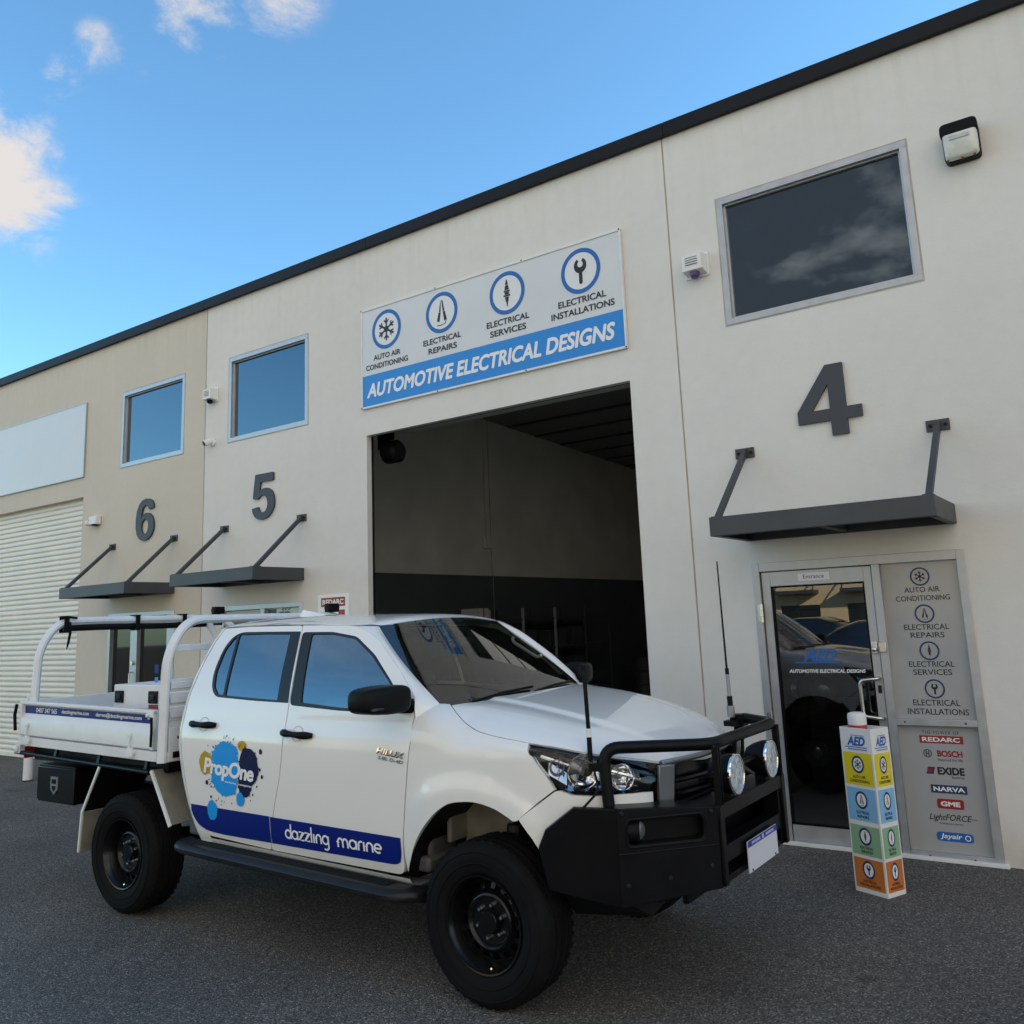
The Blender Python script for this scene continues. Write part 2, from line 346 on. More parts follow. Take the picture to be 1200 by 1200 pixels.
class MB:
    """collects faces of one mesh object"""
    def __init__(s, *mats): s.v = []; s.f = []; s.mi = []; s.mats = list(mats)
    def m(s, mat):
        if mat not in s.mats: s.mats.append(mat)
        return s.mats.index(mat)
    def add(s, vs, fs, mat=None):
        o = len(s.v); s.v += [tuple(p) for p in vs]; k = s.m(mat) if mat else 0
        for f in fs: s.f.append([o + i for i in f]); s.mi.append(k)
    def box(s, a, b, mat=None):
        x0, x1 = sorted((a[0], b[0])); y0, y1 = sorted((a[1], b[1])); z0, z1 = sorted((a[2], b[2]))
        s.add([(x0,y0,z0),(x1,y0,z0),(x1,y1,z0),(x0,y1,z0),(x0,y0,z1),(x1,y0,z1),(x1,y1,z1),(x0,y1,z1)],
              [(0,3,2,1),(4,5,6,7),(0,1,5,4),(1,2,6,5),(2,3,7,6),(3,0,4,7)], mat)
    def hexa(s, p, mat=None):
        """8 corners: bottom ring 0-3, top ring 4-7"""
        s.add(p, [(0,3,2,1),(4,5,6,7),(0,1,5,4),(1,2,6,5),(2,3,7,6),(3,0,4,7)], mat)
    def bar(s, p, q, w, h, mat=None, up=(0,0,1)):
        p, q = Vector(p), Vector(q); d = (q - p).normalized(); r = d.cross(Vector(up))
        if r.length < 1e-4: r = d.cross(Vector((1,0,0)))
        r.normalize(); u = r.cross(d).normalized(); r *= w/2; u *= h/2
        s.add([p-r-u, p+r-u, p+r+u, p-r+u, q-r-u, q+r-u, q+r+u, q-r+u],
              [(0,1,2,3),(4,7,6,5),(0,4,5,1),(1,5,6,2),(2,6,7,3),(3,7,4,0)], mat)
    def tube(s, pts, r, n=12, mat=None, caps=True, closed=False):
        pts = [Vector(p) for p in pts]; rings = []; N = len(pts)
        rr = r if isinstance(r, (list, tuple)) else [r] * N
        prev = None
        for i in range(N):
            a = pts[i-1] if i > 0 else pts[i]; b = pts[i+1] if i < N-1 else pts[i]
            t = (b - a).normalized()
            if prev is None:
                u = t.cross(Vector((0,0,1)))
                if u.length < .05: u = t.cross(Vector((1,0,0)))
            else: u = prev - t * prev.dot(t)
            u.normalize(); w = t.cross(u); prev = u
            rings.append([pts[i] + (u * cos(2*pi*k/n) + w * sin(2*pi*k/n)) * rr[i] for k in range(n)])
        vs = [p for ring in rings for p in ring]; fs = []
        for i in range(N-1):
            for k in range(n): fs.append((i*n+k, i*n+(k+1)%n, (i+1)*n+(k+1)%n, (i+1)*n+k))
        if caps: fs += [tuple(range(n))[::-1], tuple((N-1)*n+k for k in range(n))]
        s.add(vs, fs, mat)
    def cyl(s, p, q, r, r2=None, n=20, mat=None):
        s.tube([p, q], [r, r if r2 is None else r2], n, mat)
    def lathe(s, prof, o, ax, n=32, mat=None, cap=True):
        """prof: (radius, distance along ax) pairs"""
        o, ax = Vector(o), Vector(ax).normalized(); u = ax.cross(Vector((0,0,1)))
        if u.length < .05: u = ax.cross(Vector((1,0,0)))
        u.normalize(); w = ax.cross(u); vs = []; fs = []
        for r, h in prof: vs += [o + ax*h + (u*cos(2*pi*k/n) + w*sin(2*pi*k/n))*r for k in range(n)]
        for i in range(len(prof)-1):
            for k in range(n): fs.append((i*n+k, i*n+(k+1)%n, (i+1)*n+(k+1)%n, (i+1)*n+k))
        if cap:
            if prof[0][0] > 1e-4: fs.append(tuple(range(n))[::-1])
            if prof[-1][0] > 1e-4: fs.append(tuple((len(prof)-1)*n+k for k in range(n)))
        s.add(vs, fs, mat)
    def prism(s, poly, fn, d0, d1, mat=None):
        """poly 2D outline (ccw seen from the d0 side), fn(u, v, d) -> point"""
        n = len(poly)
        s.add([fn(u,v,d0) for u,v in poly] + [fn(u,v,d1) for u,v in poly],
              [tuple(range(n)), tuple(range(2*n-1, n-1, -1))] + [(i, n+i, n+(i+1)%n, (i+1)%n) for i in range(n)], mat)
    def poly(s, pts, mat=None): s.add(pts, [tuple(range(len(pts)))], mat)
    def grid(s, fn, us, vs, mat=None, flip=False):
        nu, nv = len(us), len(vs); P = [fn(u, v) for u in us for v in vs]; fs = []
        for i in range(nu-1):
            for j in range(nv-1):
                f = (i*nv+j, (i+1)*nv+j, (i+1)*nv+j+1, i*nv+j+1); fs.append(f[::-1] if flip else f)
        s.add(P, fs, mat)
    def build(s, name, parent=None, smooth=35, bevel=0, segs=2, xf=None, merge=1e-5):
        me = bpy.data.meshes.new(name); me.from_pydata([tuple(p) for p in s.v], [], s.f)
        for mt in s.mats: me.materials.append(mt)
        for p, k in zip(me.polygons, s.mi): p.material_index = k
        bm = bmesh.new(); bm.from_mesh(me)
        if merge: bmesh.ops.remove_doubles(bm, verts=bm.verts, dist=merge)
        bm.to_mesh(me); bm.free()
        if smooth:
            me.polygons.foreach_set('use_smooth', [True] * len(me.polygons)); me.set_sharp_from_angle(angle=radians(smooth))
        me.validate(); me.update()
        o = bpy.data.objects.new(name, me); COL.objects.link(o)
        if parent: o.parent = parent
        if bevel:
            b = o.modifiers.new('bevel', 'BEVEL'); b.width = bevel; b.segments = segs; b.limit_method = 'ANGLE'; b.angle_limit = radians(32)
            b.harden_normals = False
        return o
def tag(o, label, cat, group=None, kind=None):
    o['label'] = label; o['category'] = cat
    if group: o['group'] = group
    if kind: o['kind'] = kind
    return o
def thing(name, label, cat, loc=(0,0,0), rz=0, group=None):
    o = bpy.data.objects.new(name, None); o.empty_display_size = .2; COL.objects.link(o)
    o.location = loc; o.rotation_euler = (0, 0, rz)
    return tag(o, label, cat, group)
def copy_tree(o, parent=None):
    c = o.copy(); COL.objects.link(c)
    if parent: c.parent = parent
    for ch in list(o.children): copy_tree(ch, c)
    return c
def fillet(pts, r, n=5):
    """round the inner corners of a polyline"""
    pts = [Vector(p) for p in pts]; out = [pts[0]]
    for i in range(1, len(pts)-1):
        p = pts[i]; a = (pts[i-1]-p); b = (pts[i+1]-p); d = min(r, a.length*.49, b.length*.49)
        A = p + a.normalized()*d; B = p + b.normalized()*d
        for k in range(n+1):
            t = k/n; out.append(A*(1-t)**2 + p*2*t*(1-t) + B*t*t)
    out.append(pts[-1]); return out
def round_poly(pts, r, n=5):
    """closed 2D polygon with rounded corners (r number or list)"""
    N = len(pts); out = []
    for i in range(N):
        p = Vector(pts[i]); a = Vector(pts[i-1]) - p; b = Vector(pts[(i+1) % N]) - p
        d = min(r[i] if isinstance(r, (list, tuple)) else r, a.length*.49, b.length*.49)
        if d < 1e-5: out.append((p.x, p.y)); continue
        A = p + a.normalized()*d; B = p + b.normalized()*d
        for k in range(n+1):
            t = k/n; q = A*(1-t)**2 + p*2*t*(1-t) + B*t*t; out.append((q.x, q.y))
    return out
def inside(p, poly):
    x, y = p; c = False; j = len(poly)-1
    for i in range(len(poly)):
        xi, yi = poly[i]; xj, yj = poly[j]
        if (yi > y) != (yj > y) and x < (xj-xi)*(y-yi)/(yj-yi)+xi: c = not c
        j = i
    return c
def resample(poly, step):
    out = []
    for i in range(len(poly)):
        a = Vector(poly[i]); b = Vector(poly[(i+1) % len(poly)]); n = max(1, int((b-a).length/step + .5))
        for k in range(n): q = a + (b-a)*k/n; out.append((q.x, q.y))
    return out
def fill2d(outer, holes=(), step=.03):
    """constrained triangulation of a polygon with holes and inner points -> verts2d, tris, boundary loops"""
    loops = [resample(outer, step)] + [resample(h, step) for h in holes]
    V = []; E = []
    L = []
    for lp in loops:
        o = len(V); V += lp; E += [(o+i, o+(i+1) % len(lp)) for i in range(len(lp))]; L.append(list(range(o, o+len(lp))))
    xs = [p[0] for p in loops[0]]; ys = [p[1] for p in loops[0]]
    def far(p):
        return all((p[0]-q[0])**2 + (p[1]-q[1])**2 > (step*.55)**2 for q in V[:nb])
    nb = len(V); pts = []
    y = min(ys); row = 0
    while y < max(ys):
        x = min(xs) + (step/2 if row % 2 else 0)
        while x < max(xs):
            p = (x, y)
            if inside(p, loops[0]) and not any(inside(p, h) for h in loops[1:]) and far(p): pts.append(p)
            x += step
        y += step*.87; row += 1
    V2, _, F, ov, _, _ = geometry.delaunay_2d_cdt([Vector(p) for p in V + pts], E, [], 0, 1e-7)
    tris = []
    for f in F:
        c = (sum(V2[i].x for i in f)/3, sum(V2[i].y for i in f)/3)
        if inside(c, loops[0]) and not any(inside(c, h) for h in loops[1:]):
            a, b, d = [V2[i] for i in f]
            if (b.x-a.x)*(d.y-a.y) - (b.y-a.y)*(d.x-a.x) < 0: f = f[::-1]
            tris.append(tuple(f))
    m = {}
    for j, src in enumerate(ov):
        for k in src: m[k] = j
    return [(p.x, p.y) for p in V2], tris, [[m[i] for i in lp] for lp in L]
def panel(mb, outer, holes, fn, step=.03, depth=.015, mat=None, flip=False, rim=True):
    """curved sheet with folded-in edges; fn(u, v, d) -> point, d = depth below the surface"""
    V, T, L = fill2d(outer, holes, step)
    P = [fn(u, v, 0) for u, v in V]; n = len(P)
    F = [t[::-1] for t in T] if flip else list(T)
    if rim:
        for lp in L:
            base = len(P); P += [fn(*V[i], depth) for i in lp]
            area = sum(V[lp[i]][0]*V[lp[(i+1) % len(lp)]][1] - V[lp[(i+1) % len(lp)]][0]*V[lp[i]][1] for i in range(len(lp)))
            outerl = lp is L[0]
            for i in range(len(lp)):
                j = (i+1) % len(lp); q = (lp[i], base+i, base+j, lp[j])
                if (area > 0) != outerl: q = q[::-1]
                F.append(q[::-1] if flip else q)
    mb.add(P, F, mat)

# ------------------------------------------------------------------ lettering and icons (flat outlines, then placed on a surface)
_txt = {}; _asp = {}
def text2d(s, shear=0., bold=0., spacing=1.0):
    key = (s, shear, bold, spacing)
    if key in _txt: return _txt[key]
    cu = bpy.data.curves.new('lettering', 'FONT'); cu.body = s; cu.size = 1; cu.shear = shear; cu.offset = bold; cu.space_character = spacing
    cu.resolution_u = 4
    ob = bpy.data.objects.new('lettering', cu); COL.objects.link(ob)
    dg = bpy.context.evaluated_depsgraph_get(); dg.update()
    me = bpy.data.meshes.new_from_object(ob.evaluated_get(dg))
    v = [(p.co.x, p.co.y) for p in me.vertices]; f = [tuple(p.vertices) for p in me.polygons]
    bpy.data.objects.remove(ob); bpy.data.meshes.remove(me); bpy.data.curves.remove(cu)
    x0 = min(p[0] for p in v); x1 = max(p[0] for p in v); y0 = min(p[1] for p in v); y1 = max(p[1] for p in v)
    _asp[(s, shear, spacing)] = (x1-x0, y1-y0)
    _txt[key] = ([((p[0]-x0)/(x1-x0), (p[1]-y0)/(y1-y0)) for p in v], f)
    return _txt[key]
def put_text(mb, s, fn, u0, u1, v0, v1, mat, shear=0., bold=0., d=0., spacing=1.0):
    # weight is built up from a few overlaid copies, each a hair further out
    v, f = text2d(s, shear, 0., spacing); asp = _asp[(s, shear, spacing)]
    bu = bold*1.1*(u1-u0)/asp[0]; bv = bold*.9*(v1-v0)/asp[1]
    for k, (i, j) in enumerate(((0,0),(1,0),(-1,0),(0,1),(0,-1),(.7,.7),(-.7,.7),(.7,-.7),(-.7,-.7)) if bold else ((0,0),)):
        mb.add([fn(u0+bu+(u1-u0-2*bu)*a + i*bu, v0+bv+(v1-v0-2*bv)*b + j*bv, d-.00008*k) for a, b in v], f, mat)
def put_rect(mb, fn, u0, u1, v0, v1, mat, d=0., nu=1, r=0):
    if r:
        mb.poly([fn(u, v, d) for u, v in round_poly([(u0,v0),(u1,v0),(u1,v1),(u0,v1)], r, 5)], mat); return
    for i in range(nu):
        a = u0+(u1-u0)*i/nu; b = u0+(u1-u0)*(i+1)/nu
        mb.add([fn(a,v0,d), fn(b,v0,d), fn(b,v1,d), fn(a,v1,d)], [(0,1,2,3)], mat)
def icon_shapes(kind):
    P = []
    def rot(pts, a, ox=0, oy=0): return [(ox + x*cos(a) - y*sin(a), oy + x*sin(a) + y*cos(a)) for x, y in pts]
    if kind == 'snow':
        P.append([(.17*cos(k*pi/3), .17*sin(k*pi/3)) for k in range(6)])
        for k in range(6):
            a = k*pi/3 + pi/6
            P.append(rot([(.1,-.05),(.58,-.05),(.58,.05),(.1,.05)], a))
            for sgn in (1,-1):
                P.append(rot(rot([(0,-.04),(.22,-.04),(.22,.04),(0,.04)], sgn*.8, .32, 0), a))
    elif kind == 'clips':
        for sgn, dx in ((-1, 0), (1, .03)):
            P.append([(dx-.02 if sgn>0 else -.03, .60), (dx+.05*sgn, .60), (dx+.16*sgn, .05), (dx+.05*sgn, .05)][::(1 if sgn<0 else -1)])
            P.append([(dx+.05*sgn, .04), (dx+.19*sgn, .02), (dx+.30*sgn, -.40), (dx+.13*sgn, -.44)][::(1 if sgn<0 else -1)])
        P.append([(.27,-.42),(.31,-.42),(.25,-.58),(.05,-.64),(-.28,-.62),(-.28,-.58),(.05,-.60),(.22,-.55)][::-1])
    elif kind == 'plug':
        for w, y0, y1, w2 in ((.03,.62,.50,.05),(.06,.50,.38,.08),(.08,.36,.14,.13),(.17,.12,.04,.17),(.13,.03,-.08,.11),(.19,-.09,-.17,.19),(.11,-.19,-.42,.07),(.05,-.42,-.64,.02)):
            P.append([(-w2,y1),(w2,y1),(w,y0),(-w,y0)])
    elif kind == 'spanner':
        P.append([(-.09,-.50),(.09,-.50),(.09,.12),(-.09,.12)])
        P.append([(.09*cos(a), -.50+.09*sin(a)) for a in [pi + k*pi/8 for k in range(9)]])
        out = [(.30*cos(a), .26+.30*sin(a)) for a in [radians(70) - k*radians(320)/22 for k in range(23)]]
        inn = [(.13*cos(a), .30+.15*sin(a)) for a in [radians(110) + k*radians(320)/18 for k in range(19)]]
        o1 = [(.30*cos(a)*1.0, .22+.32*sin(a)) for a in [radians(62) - k*radians(304)/22 for k in range(23)]]
        for i in range(22):
            t0 = radians(62) - i*radians(304)/22; t1 = radians(62) - (i+1)*radians(304)/22
            r0 = .14
            P.append([(.32*cos(t1), .24+.34*sin(t1)), (.32*cos(t0), .24+.34*sin(t0)), (r0*cos(t0), .30+r0*sin(t0)), (r0*cos(t1), .30+r0*sin(t1))])
    return P
def put_icon(mb, kind, fn, cu, cv, ru, rv, ring, ink, face=None, thick=.19, d=0.):
    n = 40
    if face: mb.add([fn(cu+ru*.99*cos(2*pi*k/n), cv+rv*.99*sin(2*pi*k/n), d) for k in range(n)], [tuple(range(n))], face)
    vs = []; fs = []
    for k in range(n):
        a = 2*pi*k/n; vs += [fn(cu+ru*cos(a), cv+rv*sin(a), d-.0015), fn(cu+ru*(1-thick)*cos(a), cv+rv*(1-thick)*sin(a), d-.0015)]
    for k in range(n): a, b = 2*k, 2*((k+1) % n); fs.append((a, b, b+1, a+1))
    mb.add(vs, fs, ring)
    for k, p in enumerate(icon_shapes(kind)): mb.add([fn(cu+ru*x, cv+rv*y, d-.0015-.00012*(k % 7)) for x, y in p], [tuple(range(len(p)))], ink)

# ------------------------------------------------------------------ ground
g = MB(M['asphalt']); g.grid(lambda u, v: (u, v, 0), [-150, -30, -12, 12, 40, 150], [-150, -40, -12, 0.1, 40, 150])
ground = g.build('asphalt_ground', smooth=0); ground['kind'] = 'structure'

# ------------------------------------------------------------------ walls with openings
def wall(mb, x0, x1, z0, z1, holes, y0, y1, mat, xs=(), reveal=None):
    X = sorted(set([x0, x1, *xs] + [v for h in holes for v in h[:2] if x0 <= v <= x1])); Z = sorted(set([z0, z1] + [v for h in holes for v in h[2:] if z0 <= v <= z1]))
    def solid(i, j):
        if not (0 <= i < len(X)-1 and 0 <= j < len(Z)-1): return False
        cx, cz = (X[i]+X[i+1])/2, (Z[j]+Z[j+1])/2
        return not any(h[0] < cx < h[1] and h[2] < cz < h[3] for h in holes)
    for i in range(len(X)-1):
        for j in range(len(Z)-1):
            if not solid(i, j): continue
            a, b, c, d = X[i], X[i+1], Z[j], Z[j+1]
            mb.add([(a,y0,c),(b,y0,c),(b,y0,d),(a,y0,d)], [(0,1,2,3)], mat)
            mb.add([(a,y1,c),(b,y1,c),(b,y1,d),(a,y1,d)], [(3,2,1,0)], mat)
            for (di, dj, q) in ((-1,0,[(a,y0,c),(a,y0,d),(a,y1,d),(a,y1,c)]), (1,0,[(b,y0,c),(b,y1,c),(b,y1,d),(b,y0,d)]), (0,-1,[(a,y0,c),(a,y1,c),(b,y1,c),(b,y0,c)]), (0,1,[(a,y0,d),(b,y0,d),(b,y1,d),(a,y1,d)])):
                if not solid(i+di, j+dj): mb.add(q, [(0,1,2,3)], reveal or mat)
TH = .18
def window_unit(parent, x0, x1, z0, z1, name='window', fw=.055, y=0.0):
    """aluminium framed fixed window, pane set back in the frame"""
    fr = MB(M['alu']); yo = y - .006; yi = y + .075
    fr.box((x0, yo, z1-fw), (x1, yi, z1)); fr.box((x0, yo, z0), (x1, yi, z0+fw))
    fr.box((x0, yo, z0+fw), (x0+fw, yi, z1-fw)); fr.box((x1-fw, yo, z0+fw), (x1, yi, z1-fw))
    # inner bead, a step behind the outer face
    b = .018; a0, a1, c0, c1 = x0+fw, x1-fw, z0+fw, z1-fw
    fr.box((a0, y+.03, c1-b), (a1, y+.074, c1)); fr.box((a0, y+.03, c0), (a1, y+.074, c0+b))
    fr.box((a0, y+.03, c0+b), (a0+b, y+.074, c1-b)); fr.box((a1-b, y+.03, c0+b), (a1, y+.074, c1-b))
    w = fr.build(name, parent, bevel=.003)
    p = MB(M['wglass']); p.box((a0+b*.5, y+.055, c0+b*.5), (a1-b*.5, y+.063, c1-b*.5)); p.build('pane', w, smooth=0)
    # dark reveal seal line around the frame
    s = MB(M['stain']); t = .012
    s.box((x0-t, y-.002, z1), (x1+t, y+.02, z1+t)); s.box((x0-t, y-.002, z0-t), (x1+t, y+.02, z0))
    s.box((x0-t, y-.002, z0), (x0, y+.02, z1)); s.box((x1, y-.002, z0), (x1+t, y+.02, z1)); s.build('sealant', w, smooth=0)
    return w
W6 = (-12.48, -10.89, 4.385, 5.565); W5 = (-9.88, -8.29, 4.39, 5.58); W4 = (-2.75, -1.10, 4.40, 5.62)
D4 = (-2.715, -1.06, -.02, 2.25); D5 = (-9.95, -8.37, -.02, 2.19); D6 = (-12.62, -10.98, -.02, 2.19)
OP = (-7.272, -3.757, -.02, 4.085); RD6 = (-17.6, -13.49, -.02, 4.055)
HT = 6.43
# off-white units 4 and 5
bl = thing('industrial_building', 'off-white painted concrete warehouse units with an open roller doorway and dark roof edge', 'building', (-3.25, 0, 0))
bl_off = Vector((-3.25, 0, 0))
def sub(mb, off=bl_off):
    mb.v = [(p[0]-off.x, p[1]-off.y, p[2]-off.z) for p in mb.v]; return mb
w = MB(M['wall_white']); wall(w, -10.385, -3.252, -.1, HT, [W5, D5, OP], 0, .078, M['wall_white'])
sub(w).build('wall_panel', bl, smooth=20)
w = MB(M['wall_white']); wall(w, -3.236, 3.9, -.1, HT, [W4, D4], 0, TH, M['wall_white'])
sub(w).build('wall_panel', bl, smooth=20)
w = MB(M['wall_white']); wall(w, 3.916, 15, -.1, HT, [(5.2, 8.7, -.02, 4.08)], 0, TH, M['wall_white']); w.box((5.1,.1,-.02),(8.8,.16,4.2), M['roller']); w.box((14.8,TH,-.1),(15,16,HT))
sub(w).build('wall_panel', bl, smooth=20)
j = MB(M['stain']); j.box((-3.252, .010, -.1), (-3.236, .1, HT)); sub(j).build('joint_sealant', bl); j = MB(M['stain']); j.box((3.9, .010, -.1), (3.916, .1, HT)); sub(j).build('joint_sealant', bl)
f = MB(M['fascia'])
def coping(mb, x0, x1):
    prof = [(-.055, HT-.035), (-.062, HT-.035), (-.062, HT+.115), (-.03, HT+.14), (.24, HT+.12), (.24, HT-.01), (-.0, HT+.0), (-.055, HT+.0)]
    prof = [(-.062, HT-.012), (-.062, HT+.120), (-.055, HT+.127), (.26, HT+.10), (.26, HT-.05), (.19, HT-.05), (.19, HT+.004), (-.012, HT+.004), (-.012, HT-.012)]
    n = len(prof)
    mb.add([(x0, y, z) for y, z in prof] + [(x1, y, z) for y, z in prof], [tuple(range(n))[::-1], tuple(range(n, 2*n))] + [(i, (i+1) % n, n+(i+1) % n, n+i) for i in range(n)])
coping(f, -10.41, -7.2); coping(f, -7.194, -3.2); coping(f, -3.194, .9); coping(f, .906, 15.1); sub(f).build('roof_edge', bl, smooth=25)
def rz_(y): return 6.06 - .042*(y-.3)
def roof_sheet(mb, xa, xb_, ya, yb):
    mb.hexa([(xa,ya,rz_(ya)),(xb_,ya,rz_(ya)),(xb_,yb,rz_(yb)),(xa,yb,rz_(yb)),(xa,ya,rz_(ya)+.05),(xb_,ya,rz_(ya)+.05),(xb_,yb,rz_(yb)+.05),(xa,yb,rz_(yb)+.05)])
r = MB(M['int_ceil'])
for xa, xb_ in ((-10.22,-5.0),(-3.7,14.8)): roof_sheet(r, xa, xb_, .08, 16)
roof_sheet(r, -5.0, -3.7, .08, 3.0); roof_sheet(r, -5.0, -3.7, 9.0, 16)
for y in range(1, 16): r.hexa([(-10.15,y,rz_(y)-.045),(-3.4,y,rz_(y)-.045),(-3.4,y+.06,rz_(y)-.045),(-10.15,y+.06,rz_(y)-.045),(-10.15,y,rz_(y)-.004),(-3.4,y,rz_(y)-.004),(-3.4,y+.06,rz_(y)-.006),(-10.15,y+.06,rz_(y)-.006)], M['rack'])
sub(r).build('roof', bl)
for xa, xb_ in ((-5.0,-3.7),):
    r = MB(M['fill_skylight']); r.grid(lambda u, v: (u, v, rz_(v)+.02), [xa, xb_], [3.0, 6.0, 9.0]); sub(r).build('added_skylight_sheet', bl, smooth=0)  # added roof light, out of view, brightens the workshop inside
iw = MB(M['int_wall'])
def two_tone(mb, a, b, c, d, zs=2.72, zt=5.98):
    """interior wall face between plan points with a dark dado"""
    mb.add([(*a, 0), (*b, 0), (*b, zs), (*a, zs), (*b, zt), (*a, zt)], [(0,1,2,3)], M['int_dado']); mb.add([(*a, zs), (*b, zs), (*b, zt), (*a, zt)], [(0,1,2,3)], M['int_wall'])
iw.box((-10.38, TH, -.1), (-10.22, 16, 6.4)); iw.box((-10.2, 15.8, -.1), (15, 16, 6.4)); iw.box((-3.4, TH, 0), (-3.25, 15.8, 6.0))
dd = MB(M['int_dado']); 
iw.box((-10.219, .19, 0.0), (-10.200, 15.8, 2.72), M['int_dado']); iw.box((-10.2, 15.78, 0), (-3.41, 15.799, 2.72), M['int_dado']); iw.box((-3.42, .19, 0), (-3.401, 15.77, 2.72), M['int_dado'])
# dark joints between the tilt-up panels of the party wall
iw.box((-10.221, 6.37, 2.73), (-10.213, 6.385, 5.98), M['stain']); iw.box((-10.199, 6.37, 0), (-10.194, 6.385, 2.71), M['stain'])
sub(iw).build('interior_wall', bl)
fl = MB(M['int_floor']); fl.box((-10.2, .05, -.1), (-3.42, 15.7, .006)); fl.box((-3.2, .2, -.1), (3.0, 4.6, .006)); sub(fl).build('interior_floor', bl)
# lintel/guide of the roller doorway
for xa, xb_ in ((-7.40, -7.285), (-3.745, -3.63)):
    tr = MB(M['grey_powder']); tr.box((xa, .082, 0), (xb_, .13, 4.2)); sub(tr).build('door_track', bl)
rd = MB(M['roller_dark'])
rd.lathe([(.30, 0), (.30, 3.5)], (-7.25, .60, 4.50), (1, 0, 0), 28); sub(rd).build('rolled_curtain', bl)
hd = MB(M['black']); hd.box((-7.35, .082, 4.09), (-3.6, .12, 4.20)); sub(hd).build('door_header', bl)
window_unit(bl, W5[0]-bl_off.x, W5[1]-bl_off.x, W5[2], W5[3]); window_unit(bl, W4[0]-bl_off.x, W4[1]-bl_off.x, W4[2], W4[3])
# entrance of unit 4: aluminium frame, glazed door leaf, sidelight with decals
F = lambda u, v, d: (u-bl_off.x, .035+d, v)
fr = MB(M['alu']); x0, x1, _, z1 = D4; 
fr.box((x0, -.012, 0), (x0+.062, .11, z1)); fr.box((x1-.062, -.012, 0), (x1, .11, z1)); fr.box((x0+.062, -.012, z1-.072), (x1-.062, .11, z1))
fr.box((-1.742, -.012, .0), (-1.682, .11, z1-.072)); fr.box((-1.682, -.012, 0), (x1-.062, .11, .050)); fr.box((-1.682, -.012, .952), (x1-.062, .11, 1.0))
fr.box((x0+.062, .0, 0), (-1.742, .11, .012)); fr.box((x0-.02, -.05, -.02), (x1+.03, .0, .022), M['white_steel'])
ent = sub(fr).build('entrance_frame', bl, bevel=.003)
sg = MB(M['frost']); sg.box((-1.688, .036, .992), (-1.115, .044, 2.185)); sg.box((-1.688, .036, .042), (-1.115, .044, .962)); sl = sub(sg).build('sidelight_pane', ent, smooth=0)
for px, pz in ((-1.62,.976),(-1.20,.976),(-1.55,.025),(-1.25,.025)):
    sc = MB(M['rust']); sc.cyl((px,-.014,pz),(px,-.010,pz),.008,n=10); sub(sc).build('frame_screw', ent)
FS = lambda u, v, d: (u-bl_off.x, .0345+d, v)
for kind, cx, cz, l1, a0, a1, b0, b1, l2, c0, c1, e0, e1 in (
    ('snow', -1.400, 2.065, 'AUTO AIR', -1.524, -1.27, 1.945, 1.985, 'CONDITIONING', -1.592, -1.205, 1.880, 1.920),
    ('clips', -1.398, 1.781, 'ELECTRICAL', -1.556, -1.237, 1.660, 1.702, 'REPAIRS', -1.516, -1.276, 1.600, 1.641),
    ('plug', -1.395, 1.502, 'ELECTRICAL', -1.552, -1.232, 1.382, 1.424, 'SERVICES', -1.528, -1.256, 1.322, 1.364),
    ('spanner', -1.390, 1.220, 'ELECTRICAL', -1.554, -1.228, 1.096, 1.140, 'INSTALLATIONS', -1.598, -1.176, 1.030, 1.074)):
    ic = MB(M['ink']); put_icon(ic, kind, FS, cx, cz, .071, .071, M['ring_dark'], M['ink'], M['white_vinyl'] if False else None, .17)
    ic.build('service_icon', ent, smooth=0)
    ic = MB(M['ink_grey']); put_text(ic, l1, FS, a0, a1, b0, b1, M['ink_grey'], bold=.008); put_text(ic, l2, FS, c0, c1, e0, e1, M['ink_grey'], bold=.008)
    ic.build('service_lettering', ent, smooth=0)
lg = MB(M['ink'])
put_text(lg, 'THE POWER OF', FS, -1.517, -1.262, .888, .912, M['ink_grey'], spacing=1.25)
put_rect(lg, FS, -1.540, -1.240, .822, .877, M['dkred']); put_text(lg, 'REDARC', FS, -1.522, -1.262, .833, .866, M['white_vinyl'], bold=.03, d=-.001)
lg.build('logo_decal', ent, smooth=0); lg = MB(M['ink'])
put_text(lg, 'BOSCH', FS, -1.428, -1.256, .727, .772, M['dkred'], bold=.035); put_text(lg, 'Invented for life', FS, -1.428, -1.260, .695, .716, M['ink_grey'])
lg.add([FS(-1.495+.030*k*cos(2*pi*i/24), .747+.030*k*sin(2*pi*i/24), 0) for i in range(24) for k in (1, .8)], [(2*i, 2*((i+1) % 24), 2*((i+1) % 24)+1, 2*i+1) for i in range(24)], M['ink_grey'])
put_rect(lg, FS, -1.507, -1.500, .727, .767, M['ink_grey']); put_rect(lg, FS, -1.490, -1.483, .727, .767, M['ink_grey']); put_rect(lg, FS, -1.50, -1.49, .744, .750, M['ink_grey'])
lg.build('logo_decal', ent, smooth=0); lg = MB(M['ink'])
lg.poly([FS(-1.518, .600, 0), FS(-1.470, .600, 0), FS(-1.455, .650, 0), FS(-1.505, .650, 0)], M['ring_dark']); lg.poly([FS(-1.512, .612, -.0008), FS(-1.478, .612, -.0008), FS(-1.470, .638, -.0008), FS(-1.505, .638, -.0008)], M['dkred'])
put_text(lg, 'EXIDE', FS, -1.440, -1.256, .598, .652, M['ink'], bold=.04); put_text(lg, 'Batteries', FS, -1.345, -1.262, .574, .592, M['ink_grey'])
lg.build('logo_decal', ent, smooth=0); lg = MB(M['ink'])
put_rect(lg, FS, -1.500, -1.255, .466, .524, M['ring_dark']); put_text(lg, 'NARVA', FS, -1.483, -1.270, .479, .512, M['white_vinyl'], bold=.03, d=-.001)
lg.build('logo_decal', ent, smooth=0); lg = MB(M['ink'])
